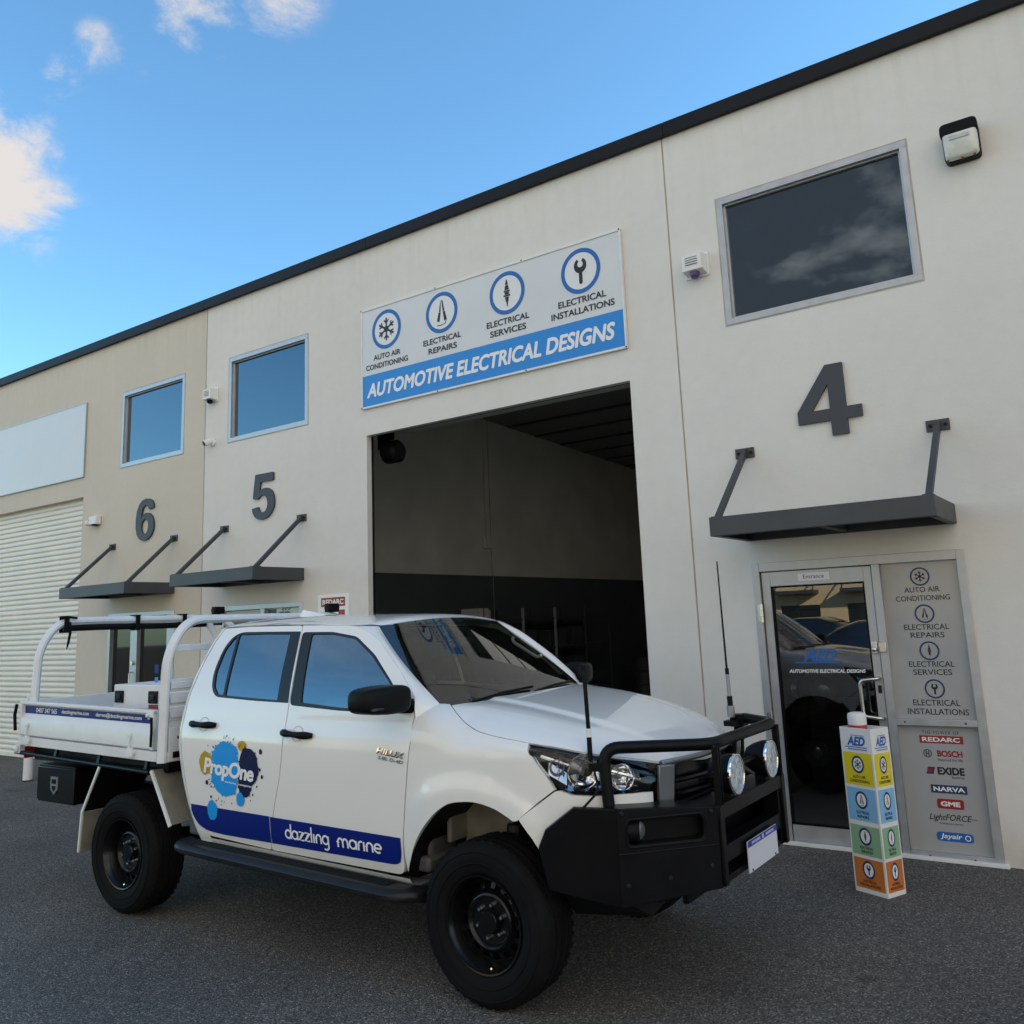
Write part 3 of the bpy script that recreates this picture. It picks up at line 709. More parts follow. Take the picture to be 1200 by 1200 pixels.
put_rect(lg, FS, -1.470, -1.288, .357, .426, M['dkred'], r=.018); put_text(lg, 'GME', FS, -1.445, -1.312, .374, .409, M['white_vinyl'], bold=.04, d=-.001)
lg.build('logo_decal', ent, smooth=0); lg = MB(M['ink'])
put_text(lg, 'LightFORCE', FS, -1.535, -1.245, .262, .318, M['ink'], shear=.35, bold=.005); put_rect(lg, FS, -1.25, -1.212, .291, .295, M['ink']); put_text(lg, 'PROFESSIONAL LIGHTING', FS, -1.470, -1.310, .246, .257, M['ink'])
lg.build('logo_decal', ent, smooth=0); lg = MB(M['ink'])
put_rect(lg, FS, -1.500, -1.250, .128, .192, M['ring_blue'], r=.03); put_text(lg, 'Jayair', FS, -1.475, -1.325, .138, .182, M['white_vinyl'], shear=.2, bold=.02, d=-.001)
lg.add([FS(-1.288+.020*k*cos(2*pi*i/20), .160+.020*k*sin(2*pi*i/20), -.001) for i in range(20) for k in (1, .7)], [(2*i, 2*((i+1) % 20), 2*((i+1) % 20)+1, 2*i+1) for i in range(20)], M['white_vinyl'])
lg.build('logo_decal', ent, smooth=0)
dl = MB(M['alu']); a0, a1, c0, c1 = -2.646, -1.750, .016, 2.172
dl.box((a0, .012, c0), (-2.572, .056, c1)); dl.box((-1.812, .012, c0), (a1, .056, c1)); dl.box((-2.572, .012, 2.050), (-1.812, .056, c1)); dl.box((-2.572, .012, c0), (-1.812, .056, .150))
door = sub(dl).build('door', ent, bevel=.004)
gp = MB(M['dglass']); gp.poly([(-2.578-bl_off.x, .034, .145), (-1.806-bl_off.x, .034, .145), (-1.806-bl_off.x, .034, 2.056), (-2.578-bl_off.x, .034, 2.056)]); gp.build('door_pane', ent, smooth=0)
gk = MB(M['black'])
for q in (((-2.572,.008,.15),(-2.560,.03,2.05)),((-1.824,.008,.15),(-1.812,.03,2.05)),((-2.56,.008,2.038),(-1.824,.03,2.05)),((-2.56,.008,.15),(-1.824,.03,.162))): gk.box(*q)
sub(gk).build('door_gasket', ent)
hn = MB(M['alu_bright']); hn.tube(fillet([(-1.775,.012,1.300),(-1.775,-.055,1.300),(-1.905,-.062,1.285),(-1.905,-.062,1.015),(-1.775,-.055,1.000),(-1.775,.012,1.000)], .035), .0155, 12); sub(hn).build('door_handle', ent)
lk = MB(M['alu_bright']); lk.box((-1.800,-.018,1.49),(-1.758,.012,1.585)); lk.lathe([(.018,0),(.018,.022),(.010,.026)], (-1.779,-.018,1.52), (0,-1,0), 16); sub(lk).build('door_lock', ent, bevel=.003); lk = MB(M['alu_bright']); lk.box((-1.742,-.034,1.50),(-1.690,-.012,1.575)); sub(lk).build('lock_strike', ent, bevel=.003); lk = MB(M['alu_bright']); lk.box((-1.792,.0,1.185),(-1.766,.012,1.245), M['grey_powder']); sub(lk).build('latch_plate', ent, bevel=.003)
for z in (1.83, .95, .22):
    hg = MB(M['alu_bright'])
    for k in range(3): hg.cyl((-2.655,-.022,z-.075+k*.052),(-2.655,-.022,z-.027+k*.052),.014,n=12)
    hg.box((-2.69,-.016,z-.07),(-2.66,-.010,z+.07))
    sub(hg).build('door_hinge', ent)
st = MB(M['white_vinyl']); FD = lambda u, v, d: (u, .010+d, v)
put_rect(st, FD, -2.334, -2.075, 2.084, 2.146, M['white_vinyl']); put_text(st, 'Entrance', FD, -2.29, -2.12, 2.100, 2.133, M['ink'], d=-.001)
sub(st).build('entrance_sticker', ent, smooth=0)
FG = lambda u, v, d: (u, .031+d, v)
dt = MB(M['white_vinyl']); put_text(dt, 'AUTOMOTIVE ELECTRICAL DESIGNS', FG, -2.484, -1.877, 1.338, 1.366, M['white_vinyl'], shear=.15, bold=.03)
sub(dt).build('door_lettering', ent, smooth=0); dt = MB(M['ring_blue']); put_text(dt, 'AED', FG, -2.36, -2.09, 1.428, 1.53, M['ring_blue'], shear=.45, bold=.03); put_rect(dt, FG, -2.425, -2.06, 1.416, 1.424, M['ring_blue'])
sub(dt).build('door_lettering', ent, smooth=0)
# entrance of unit 5 (mostly behind the vehicle)
def entry(parent, off, x0, x1, z1, splits, frost=None):
    fr = MB(M['alu']); fr.box((x0, -.012, 0), (x0+.06, .11, z1)); fr.box((x1-.06, -.012, 0), (x1, .11, z1)); fr.box((x0+.06, -.012, z1-.06), (x1-.06, .11, z1)); fr.box((x0+.06, 0, 0), (x1-.06, .11, .09))
    for a, b in splits: fr.box((a, -.010, .09), (b, .11, z1-.06))
    e = sub(fr, off).build('entrance_frame', parent, bevel=.003)
    p = MB(M['eglass']); p.box((x0+.05, .05, .08), (x1-.05, .058, z1-.05)); sub(p, off).build('door_pane', e, smooth=0)
    return e
e5 = entry(bl, bl_off, *D5[:2], D5[3], [(-9.16, -9.08)])
hp = MB(M['roller_dark']); hp.box((-9.885, .02, 1.98), (-9.17, .045, 2.12)); sub(hp).build('transom_panel', e5)
ff = MB(M['frost']); ff.box((-9.08, .035, .10), (-8.44, .043, 2.125)); FF = lambda u, v, d: (u, .034+d, v)
put_text(ff, 'AED', FF, -9.06, -8.62, 1.86, 2.085, M['ring_dark'], shear=.4, bold=.03); put_text(ff, '07', FF, -8.80, -8.62, 2.095, 2.122, M['ink'], bold=.02)
put_rect(ff, FF, -9.06, -8.90, 1.70, 2.118, M['ring_dark'])
sub(ff).build('sidelight_pane', e5, smooth=0)
# office behind the glazed door: slatwall with shelves
of = MB(M['int_dado']); of.box((-3.2, 2.6, 0), (0.2, 2.7, 2.9)); of.box((.1, .19, 0), (.2, 2.6, 2.9)); of.box((-3.2, .19, 2.75), (.2, 2.6, 2.85)); of.box((-3.24, .19, 0), (-3.2, 2.6, 2.8)); sub(of).build('office_wall', bl)
swl = MB(M['slatwall'])
for k in range(14): swl.box((-3.18, .9, .30+k*.155), (-3.15, 2.55, .44+k*.155)); swl.box((-3.18, 2.56, .30+k*.155), (-1.6, 2.59, .44+k*.155))
sub(swl).build('slat_panel', bl)

# beige unit 6
b6 = thing('industrial_building', 'beige concrete warehouse unit with a closed cream roller door', 'building', (-13.5, 0, 0)); off6 = Vector((-13.5, 0, 0))
w = MB(M['wall_beige']); wall(w, -17.0 - 8, -10.405, -.1, HT, [W6, D6, RD6], 0, TH, M['wall_beige']); sub(w, off6).build('wall_panel', b6, smooth=20)
j = MB(M['stain']); j.box((-10.405, .010, -.1), (-10.385, .1, HT)); sub(j, off6).build('joint_sealant', b6)
f = MB(M['fascia']); coping(f, -25, -15.1); coping(f, -15.094, -10.416); sub(f, off6).build('roof_edge', b6, smooth=25)
r = MB(M['int_ceil']); r.box((-25, .3, 6.0), (-10.4, 16, 6.06)); r.box((-25, 15.8, 0), (-10.4, 16, 6.4)); r.box((-25, .19, 0), (-24.8, 15.8, 6.4)); sub(r, off6).build('roof', b6)
rd = MB(M['roller']); N = 50; zt, zb = 4.20, 0.0; pitch = (zt-zb)/N
prof = []
for k in range(N):
    z = zb + k*pitch
    prof += [(.124, z+.001), (.124, z+.009), (.106, z+.018), (.101, z+pitch*.40), (.100, z+pitch*.65), (.103, z+pitch*.88), (.110, z+pitch-.004)]
rd.grid(lambda u, v: (u, prof[v][0], prof[v][1]), [-17.7, -15.6, -13.4], list(range(len(prof))))
rd.box((-17.7, .096, .0), (-13.42, .13, .06))
door6 = sub(rd, off6).build('roller_door', b6, smooth=50)
sh = MB(M['black']); sh.box((-17.7, .135, 4.055), (-13.4, .20, 4.25)); sub(sh, off6).build('door_header', b6)
tk = MB(M['roller_dark']); tk.box((-13.50, .09, 0), (-13.44, .15, 4.1)); sub(tk, off6).build('door_track', b6)
window_unit(b6, W6[0]-off6.x, W6[1]-off6.x, W6[2], W6[3])
e6 = entry(b6, off6, *D6[:2], D6[3], [(-12.03, -11.865), (-11.15, -11.05)])
hh = MB(M['alu_bright']); hh.tube([(-11.945,-.012,1.05),(-11.945,-.06,1.06),(-11.945,-.06,1.34),(-11.945,-.012,1.35)], .012, 8); hh.lathe([(.03,0),(.03,.03)], (-11.94,-.010,1.48), (0,-1,0), 12); hh.lathe([(.03,0),(.03,.03)], (-11.94,-.010,.98), (0,-1,0), 12); sub(hh, off6).build('door_handle', e6)
tp = MB(M['roller_dark']); tp.box((-12.54, .02, 1.99), (-11.05, .045, 2.12)); sub(tp, off6).build('transom_panel', e6)

# ------------------------------------------------------------------ canopies
def canopy(x0, x1, label, dep=.78, z0=2.445, z1=2.595):
    t = thing('entrance_canopy', label, 'canopy', ((x0+x1)/2, 0, z0), group='steel canopies over the unit entrances')
    w = (x1-x0)/2; h = z1-z0; s = .012
    m = MB(M['canopy'])
    m.box((-w, -dep, 0), (w, -dep+s, h)); m.box((-w, -dep+s, 0), (-w+s, -.004, h)); m.box((w-s, -dep+s, 0), (w, -.004, h)); m.box((-w+s, -.03, 0), (w-s, -.004, h))
    m.box((-w+s, -dep+s, h-.03), (w-s, -.03, h-.018))
    m.box((-w+s, -dep+s, 0), (w-s, -dep+.055, s)); m.box((-w+s, -dep+.055, 0), (-w+.055, -.03, s)); m.box((w-.055, -dep+.055, 0), (w-s, -.03, s))
    m.box((-.03, -dep+.055, .01), (.03, -.03, .05))
    m.build('canopy_tray', t, bevel=.003)
    for sx in (-1, 1):
        x = sx*(w-.045)
        r = MB(M['canopy']); r.bar((x, -.012, .775), (x, -dep+.075, h-.002), .045, .045, up=(1,0,0)); rd = r.build('tie_rod', t, bevel=.004)
        p = MB(M['canopy']); p.box((x-.085, -.014, .725), (x+.085, -.002, .815)); 
        for dx in (-.055, .055): p.lathe([(.013,0),(.013,.012)], (x+dx, -.014, .77), (0,-1,0), 8, M['fascia'])
        p.box((x-.02,-.05,.735),(x+.02,-.012,.80)); p.build('wall_plate', rd, bevel=.002)
        q = MB(M['canopy']); q.box((x-.035,-dep+.02,h),(x+.035,-dep+.13,h+.008)); q.build('foot_plate', rd)
    return t
canopy(-2.73, -1.085, 'charcoal steel canopy over the glass entrance under the number 4', .82)
canopy(-9.96, -8.35, 'charcoal steel canopy under the number 5, above the white vehicle')
canopy(-12.64, -11.0, 'charcoal steel canopy under the number 6, beside the cream roller door', .76, 2.42, 2.57)

# ------------------------------------------------------------------ unit numbers
GLYPH = {
 '4': ([(0,.21),(0,.385),(.50,1.0),(.77,1.0),(.77,.375),(1.0,.375),(1.0,.21),(.77,.21),(.77,0),(.515,0),(.515,.21)], [[(.235,.375),(.515,.375),(.515,.725)]]),
 '5': ([(.17,.99),(.075,.47),(.29,.445),(.345,.49),(.42,.52),(.50,.525),(.60,.495),(.67,.42),(.69,.335),(.665,.235),(.59,.165),(.485,.148),(.38,.175),(.32,.235),(.305,.285),(.035,.26),(.07,.17),(.16,.075),(.30,.015),(.48,0),(.68,.03),(.84,.115),(.945,.24),(.965,.36),(.935,.49),(.845,.60),(.70,.665),(.56,.675),(.445,.655),(.345,.615),(.385,.815),(.91,.815),(.91,.99)], []),
 '6': ([(.95,.755),(.92,.86),(.83,.945),(.70,.988),(.53,1.0),(.34,.97),(.19,.88),(.08,.73),(.03,.52),(.04,.33),(.10,.17),(.22,.06),(.38,.005),(.52,0),(.70,.03),(.85,.11),(.94,.22),(.97,.34),(.94,.46),(.86,.57),(.73,.64),(.58,.66),(.46,.64),(.37,.59),(.31,.53),(.32,.62),(.36,.75),(.43,.82),(.53,.845),(.62,.825),(.675,.775),(.69,.725)],
       [[(.51,.515),(.62,.49),(.68,.42),(.69,.33),(.66,.23),(.59,.165),(.50,.15),(.41,.175),(.345,.24),(.325,.33),(.345,.42),(.41,.49)]])}
def digit(ch, x0, x1, z0, z1, label):
    m = MB(M['digit']); w, h = x1-x0, z1-z0; o, hs = GLYPH[ch]
    if ch != '4': o = round_poly(ccw_(o), .02, 2); hs = [round_poly(ccw_(q), .05, 3) for q in hs]
    panel(m, [((a-.5)*w, b*h) for a, b in ccw_(o)], [[((a-.5)*w, b*h) for a, b in ccw_(q)] for q in hs], lambda u, v, d: (u, -.030+d, v), .05, .028)
    o = m.build('unit_number', smooth=25); o.location = ((x0+x1)/2, 0, z0)
    tag(o, label, 'number sign', 'raised unit numbers on the walls')
def ccw_(p):
    a = sum(p[i-1][0]*p[i][1]-p[i][0]*p[i-1][1] for i in range(len(p)))
    return p if a > 0 else p[::-1]
digit('4', -2.190, -1.668, 3.255, 3.858, 'large raised charcoal numeral 4 above the glass entrance')
digit('5', -9.345, -8.872, 3.265, 3.870, 'large raised charcoal numeral 5 on the off-white wall')
digit('6', -11.985, -11.500, 3.215, 3.830, 'large raised charcoal numeral 6 on the beige wall')

# ------------------------------------------------------------------ signs
t = thing('shop_sign', 'wide white and blue workshop sign with four round icons above the open doorway', 'sign', (-5.53, 0, 4.41))
S = lambda u, v, d: (u+5.53, -.028+d, v-4.41)
m = MB(M['sign_grey']); m.box((-1.78, -.026, 0), (1.78, -.003, 1.22)); m.build('sign_board', t)
m = MB(M['sign_blue']); put_rect(m, S, -7.295, -3.765, 4.428, 4.802, M['sign_blue']); m.build('blue_band', t)
m = MB(M['white_steel'])
for q in (((-1.785,-.036,1.205),(1.785,-.003,1.228)),((-1.785,-.036,-.008),(1.785,-.003,.014)),((-1.785,-.036,.014),(-1.765,-.003,1.205)),((1.765,-.036,.014),(1.785,-.003,1.205))): m.box(*q)
for x in (-1.775, -.6, .6, 1.775):
    for z in (.003, 1.217): m.lathe([(.009,0),(.009,.005)], (x, -.036, z), (0,-1,0), 8, M['grey_powder'])
m.build('sign_frame', t, bevel=.002)
for kind, cx in (('snow', -6.900), ('clips', -6.050), ('plug', -5.138), ('spanner', -4.218)):
    m = MB(M['ring_blue']); put_icon(m, kind, S, cx, 5.318, .232, .240, M['ring_blue'], M['ink'], M['disc'], .19); m.build('icon', t, smooth=0)
for s_, a, b, c, d in (('AUTO AIR', -7.112, -6.684, 4.968, 5.034), ('CONDITIONING', -7.238, -6.570, 4.862, 4.928), ('ELECTRICAL', -6.330, -5.778, 4.972, 5.040), ('REPAIRS', -6.256, -5.842, 4.862, 4.930),
                       ('ELECTRICAL', -5.422, -4.864, 4.974, 5.044), ('SERVICES', -5.380, -4.908, 4.864, 4.934), ('ELECTRICAL', -4.502, -3.940, 4.978, 5.048), ('INSTALLATIONS', -4.592, -3.852, 4.868, 4.938)):
    m = MB(M['ink']); put_text(m, s_, S, a, b, c, d, M['ink'], bold=.022, d=-.001)
    m.build('lettering', t, smooth=0)
m = MB(M['white_vinyl']); put_text(m, 'AUTOMOTIVE ELECTRICAL DESIGNS', S, -7.225, -3.862, 4.522, 4.700, M['white_vinyl'], shear=.22, bold=.035, d=-.002); m.build('lettering', t, smooth=0)

m = MB(M['sign_grey']); m.box((-2.05, -.024, 0), (2.05, -.003, 1.215)); 
for q in (((-2.06,-.03,1.205),(2.06,-.003,1.22)),((-2.06,-.03,-.005),(2.06,-.003,.01)),((2.04,-.03,.01),(2.06,-.003,1.205)),((-2.06,-.03,.01),(-2.04,-.003,1.205))): m.box(*q, M['alu'])
o = m.build('blank_sign_board', bevel=.002); o.location = (-15.54, 0, 4.378); tag(o, 'blank pale grey sign board above the cream roller door', 'sign')

t = thing('wall_poster', 'small red and white poster beside the open doorway', 'poster', (-7.84, 0, 1.45))
S2 = lambda u, v, d: (u+7.84, -.010+d, v-1.45)
m = MB(M['white_vinyl']); m.box((-.26, -.008, 0), (.26, -.002, .80)); m.build('poster_sheet', t)
m = MB(M['dkred']); put_rect(m, S2, -8.045, -7.640, 2.105, 2.212, M['dkred']); put_rect(m, S2, -7.75, -7.645, 1.88, 2.065, M['dkred']); put_rect(m, S2, -8.045, -7.95, 1.92, 2.00, M['dkred']); put_rect(m, S2, -8.045, -7.64, 1.6, 1.86, M['dkred'])
put_text(m, 'REDARC', S2, -8.02, -7.665, 2.128, 2.190, M['white_vinyl'], bold=.03, d=-.001); m.build('lettering', t, smooth=0)

# ------------------------------------------------------------------ wall fittings
t = thing('floodlight', 'square wall floodlight with a black hood and milky lens near the roof', 'light', (-.695, 0, 5.41))
m = MB(M['black']); 
m.prism(round_poly([(-.15,-.165),(.15,-.165),(.15,.17),(-.15,.17)], .05), lambda u, v, d: (u, -d, v), .10, .003); m.build('housing', t, bevel=.006)
m = MB(M['black']); m.prism(round_poly([(-.155,.07),(.155,.07),(.155,.178),(-.155,.178)], [.005,.005,.05,.05]), lambda u, v, d: (u, -d, v), .185, .10); m.build('hood', t, bevel=.012)
m = MB(M['lamp_lens'])
lp_ = round_poly([(-.142,-.158),(.142,-.158),(.142,.085),(-.142,.085)], [.045,.045,.02,.02], 5)
m.add([(u, -.10, v) for u, v in lp_] + [(u*.97, -.145-.02*(v+.158)/.243, v*.97) for u, v in lp_] + [(u*.86, -.160-.022*(v+.158)/.243, v*.86) for u, v in lp_],
      [(i, (i+1) % len(lp_), len(lp_)+(i+1) % len(lp_), len(lp_)+i) for i in range(len(lp_))] + [(len(lp_)+i, len(lp_)+(i+1) % len(lp_), 2*len(lp_)+(i+1) % len(lp_), 2*len(lp_)+i) for i in range(len(lp_))] + [tuple(range(2*len(lp_), 3*len(lp_)))])
m.build('lens', t, smooth=50)
m = MB(M['alu']); m.bar((-.085,-.180,.030),(.085,-.180,.030),.010,.035); m.build('reflector', t)
m = MB(M['rust'])
for x, z in ((-.12,-.158),(0,-.16),(.10,-.158),(.142,-.10)): m.lathe([(.010,0),(.010,.03)], (x,-.10,z), (0,-1,0), 8)
m.build('fixing', t)
t.scale = (.86, .86, .86)
def siren(x, z, label, s=1.0, lens='purple'):
    t = thing('alarm_siren', label, 'alarm', (x, 0, z), group='alarm boxes on the walls')
    m = MB(M['white_plastic']); m.prism(round_poly([(-.12*s,-.10*s),(.12*s,-.10*s),(.12*s,.13*s),(-.12*s,.13*s)], .015), lambda u, v, d: (u, -d, v), .012, .002); m.build('back_plate', t)
    m = MB(M['white_plastic']); m.hexa([(-.10*s,-.13*s,-.06*s),(.10*s,-.13*s,-.06*s),(.10*s,-.012,-.08*s),(-.10*s,-.012,-.08*s),(-.09*s,-.14*s,.09*s),(.09*s,-.14*s,.09*s),(.10*s,-.012,.11*s),(-.10*s,-.012,.11*s)])
    for k in range(4): m.box((-.06*s, -.1405*s-.003, (.055-.022*k)*s), (.06*s, -.13*s, (.062-.022*k)*s), M['silver'])
    m.build('cover', t, bevel=.006)
    m = MB(M[lens]); m.lathe([(.045*s,0),(.045*s,.03*s),(.03*s,.055*s),(0,.06*s)], (0,-.07*s,-.068*s), (0,0,-1), 16); m.build('strobe_lens', t)
    return t
siren(-2.985, 5.02, 'white alarm box with a purple strobe left of the large upper window')
siren(-10.215, 5.10, 'white alarm box with a dark lens beside the joint of the beige and white walls', .9, 'black')
t = thing('security_camera', 'small white dome camera with a black lens below the alarm box', 'camera', (-10.215, 0, 4.44))
m = MB(M['white_plastic']); m.lathe([(.055,0),(.055,.02),(.035,.035)], (.02,-.002,0), (0,-1,0), 16); m.build('base', t)
m = MB(M['white_plastic']); m.lathe([(.0,-.05),(.042,-.045),(.046,.05),(.040,.055)], (-.005,-.075,.0), (-.35,-.85,-.4), 16); m.build('body', t)
m = MB(M['black_gloss']); m.lathe([(.036,.0),(.034,.012),(0,.016)], (-.005-.35*.055,-.075-.85*.055,-.4*.055), (-.35,-.85,-.4), 16); m.build('lens', t)
t = thing('motion_sensor', 'small white sensor box between the roller door and the number 6', 'sensor', (-13.05, 0, 3.62))
m = MB(M['white_plastic']); m.box((-.09,-.10,-.05),(.11,-.002,.08)); m.build('housing', t, bevel=.01)
m = MB(M['white_plastic']); m.lathe([(.05,0),(.05,.05),(.03,.07)], (-.10,-.07,-.01), (-1,-.3,-.2), 14); m.build('head', t)
m = MB(M['black']); m.lathe([(.05,0),(.045,.02)], (.03,-.06,-.05), (0,0,-1), 14); m.build('lens', t)

# ------------------------------------------------------------------ inside the workshop
t = thing('door_motor', 'black roller door motor hanging in the doorway corner', 'motor', (-7.28, .42, 3.98))
m = MB(M['black']); m.lathe([(.09,0),(.14,.03),(.14,.20),(.10,.24)], (-.08,0,-.04), (1,0,0), 20); m.build('drum', t)
m = MB(M['black']); m.box((-.14,-.08,.0),(-.08,.08,.24)); m.box((-.12,-.03,.12),(.04,.03,.20)); m.build('bracket', t)
m = MB(M['int_wall']); m.box((-.010,0,0),(.012,.02,2.35)); o = m.build('conduit_pipe'); o.location = (-10.195, 6.18, 3.50); tag(o, 'thin grey conduit running up the workshop side wall', 'conduit')
t = thing('junction_box', 'pale junction box on the workshop side wall below the conduit', 'box', (-10.2, 6.2, 3.36))
m = MB(M['int_wall']); m.box((.001,-.11,-.12),(.07,.11,.12)); m.build('box_body', t, bevel=.008)
m = MB(M['int_wall']); m.box((.072,-.10,-.11),(.085,.10,.11)); m.box((.072,-.13,-.16),(.10,.13,-.14)); m.build('box_lid', t, bevel=.004)
t = thing('storage_rack', 'dark steel storage rack of shelves along the workshop side wall', 'shelving', (-9.75, 7.2, 0))
for y in (-1.9, -.95, .15, 1.3, 2.3):
    for x in (-.3, .3): m = MB(M['rack'] if x < 0 or y not in (-.95, .15) else M['post_lit']); m.box((x-.02, y-.02, 0), (x+.02, y+.02, 2.08)); m.build('post', t)
for z in (.2, .75, 1.3, 1.85): m = MB(M['rack']); m.box((-.3,-1.95,z),(.3,2.35,z+.04)); m.build('shelf', t)
rnd = random.Random(4)
for k in range(13):
    z = (.24, .79, 1.34)[k % 3]; y = 5.5 + (k//3)*.95 + rnd.random()*.2
    sx, sy, sz = .22, .2+rnd.random()*.14, .2+rnd.random()*.18
    mat = M['rack']; rnd.random()
    m = MB(mat); m.box((-sx,-sy,0),(sx,sy,sz)); m.box((-.03,-sy-.001,.0),(.03,sy+.001,sz+.001), M['carton']) if mat is M['carton_brown'] else m.box((-sx-.01,-sy-.01,sz-.03),(sx+.01,sy+.01,sz+.005))
    o = m.build('carton' if mat is M['carton_brown'] else 'storage_tub', bevel=.006); o.location = (-9.75, y, z+.001)
    lev = ('bottom', 'second', 'third')[k % 3]
    tag(o, '%s on the %s shelf of the dark rack, %s bay' % ('brown taped carton' if mat is M['carton_brown'] else 'dark storage tub', lev, ('first', 'second', 'third', 'fourth', 'fifth')[k//3]), 'box', 'boxes stored on the workshop rack')
m = MB(M['carton']); m.box((-.2,-.14,0),(.2,.14,.2)); m.box((-.203,-.02,-.001),(.203,.02,.201), M['carton_brown']); m.box((-.2,.15,0),(.2,.28,.17))
o = m.build('carton', bevel=.004); o.location = (-9.72, 5.15, 1.891); tag(o, 'white cartons on top of the dark workshop rack', 'box')
t = thing('oil_drum', 'dark steel drum standing at the back of the workshop', 'drum', (-9.55, 11.2, 0))
m = MB(M['rack']); m.lathe([(.29,0),(.30,.02),(.29,.04),(.29,.30),(.305,.32),(.29,.34),(.29,.60),(.305,.62),(.29,.64),(.29,.88),(.30,.90),(.28,.90),(.27,.87),(0,.87)], (0,0,0), (0,0,1), 28); m.build('drum_body', t)
m = MB(M['post_lit']); m.lathe([(.03,0),(.03,.03),(0,.03)], (.15,-.08,.87), (0,0,1), 10); m.build('bung', t)
# stock hanging behind the glass door
def product(x, y, z, label, kind):
    t = thing('driving_lamp' if kind else 'air_hose_reel', label, 'lamp' if kind else 'reel', (x, y, z), group='stock hanging on the slat wall')
    if kind:
        m = MB(M['black']); m.lathe([(.02,-.10),(.09,-.06),(.115,0),(.115,.03)], (0,0,0), (.3,-1,0), 20); m.build('housing', t)
        m = MB(M['grey_powder']); m.lathe([(.115,.0),(.112,.012),(.10,.012)], (.009,-.03,0), (.3,-1,0), 20); m.build('bezel', t)
        m = MB(M['wglass']); m.lathe([(.10,.0),(.0,.02)], (.009,-.032,0), (.3,-1,0), 20); m.build('lens', t)
    else:
        m = MB(M['black']); m.lathe([(.11,-.06),(.11,-.05),(.07,-.05),(.07,.05),(.11,.05),(.11,.06)], (0,0,0), (1,-.4,0), 20); m.build('spool', t)
        m = MB(M['silver'])
        for k in range(5): m.lathe([(.075,-.04+k*.018),(.082,-.032+k*.018),(.075,-.025+k*.018)], (0,0,0), (1,-.4,0), 20, cap=False)
        m.build('coil', t)
    m = MB(M['black']); m.bar((0,.02,0),(-.05,.10,.02),.02,.02); m.build('hook', t)
product(-2.60, .62, 1.16, 'black coil reel hanging behind the entrance glass at handle height', 0)
product(-2.42, .70, 1.14, 'round black lamp hanging beside the coil reel behind the glass', 1)
product(-2.52, .66, .62, 'round black lamp hanging low behind the entrance glass', 1)

# ------------------------------------------------------------------ the ute: body surfaces (x forward from the front axle, y left, z up)
TR = thing('pickup_truck', 'white dual-cab tray ute with a black bull bar, blue door stripe and paint splat logo', 'truck', (-2.87609, -2.84013, 0), 0.010734)
Wp = pchip([.45,.52,.58,.68,.85,1.05,1.17,1.23,1.30,1.42,1.88,2.0], [.78,.835,.862,.885,.898,.905,.906,.899,.884,.862,.70,.655])
gx = pchip([-3,-.6,0,.25,.45,.6,.75,.85,.9], [1,1,1,.98,.917,.833,.69,.52,.41])
hx = pchip([-.6,-.2,.0,.24,.53,.71,.80,.87,.92], [1.438,1.432,1.412,1.372,1.302,1.236,1.185,1.115,1.04])
def s0x(x): return min(1.2, hx(x)-.13)
def FS_(x, s, d=0):
    """front body section, right half (y<0); s<1.2 side, 1.2-2.2 shoulder, 2.2-3.2 bonnet top"""
    g = gx(x); h = hx(x); s0 = s0x(x)
    e = 1e-3
    def raw(s):
        if s <= 1.2:
            z = .5 + (s-.5)*(s0-.5)/.7 if s > .5 else s
            r = math.hypot(x+.06, z-.46); q = max(0, min(1, (.66-r)/.10)); q = q*q*(3-2*q); e_ = max(0, min(1, (x+.48)/.16)); e2 = max(0, min(1, (.42-x)/.12))
            return Wp(s) + .018*q*e_*e2, z
        if s <= 2.2:
            t = s-1.2; k = max(0, min(1, (-.12-x)/.22)); zt = h-.05+.085*k; y1 = .888+.03*k
            y = (1-t)**2*Wp(1.2) + 2*t*(1-t)*y1 + t*t*.58; z = (1-t)**2*s0 + 2*t*(1-t)*zt + t*t*(h-.014)
            return y, z
        t = min(1, s-2.2); y = .58*(1-t); q = max(0, min(1, (.50-y)/.07)); q = q*q*(3-2*q)
        z = h-.014 + .010*(1-(1-t)**2) + .013*q*max(0, min(1, (.80-x)/.3))
        return y, z
    y, z = raw(s)
    if d:
        a = raw(max(.45, s-e)); b = raw(min(3.2, s+e)); ty, tz = b[0]-a[0], b[1]-a[1]; L = math.hypot(ty, tz) or 1
        ny, nz = tz/L, -ty/L
        y -= ny*d; z -= nz*d
    return Vector((x, -y*g, z))
def s_of(x, z): return .5+(z-.5)*.7/(s0x(x)-.5) if z > .5 else z
def SIDE(x, z, d=0):
    """door side surface, d below it"""
    e = .004; dz = (Wp(z+e)-Wp(z-e))/(2*e); L = math.hypot(1, dz)
    return Vector((x, -(Wp(z)*gx(x)-d/L), z - d*(-dz)/L if False else z + d*dz/L*0 ))
def mirror_copy(o, parent=None, name=None):
    me = o.data.copy(); me.transform(Matrix.Scale(-1, 4, (0,1,0))); me.flip_normals()
    c = bpy.data.objects.new(name or o.name.split('.')[0], me); COL.objects.link(c); c.parent = parent or o.parent
    for md in o.modifiers:
        n = c.modifiers.new(md.name, md.type)
        for a in ('width', 'segments', 'limit_method', 'angle_limit'):
            setattr(n, a, getattr(md, a))
    return c
GAP = .0032
P_ = M['paint']
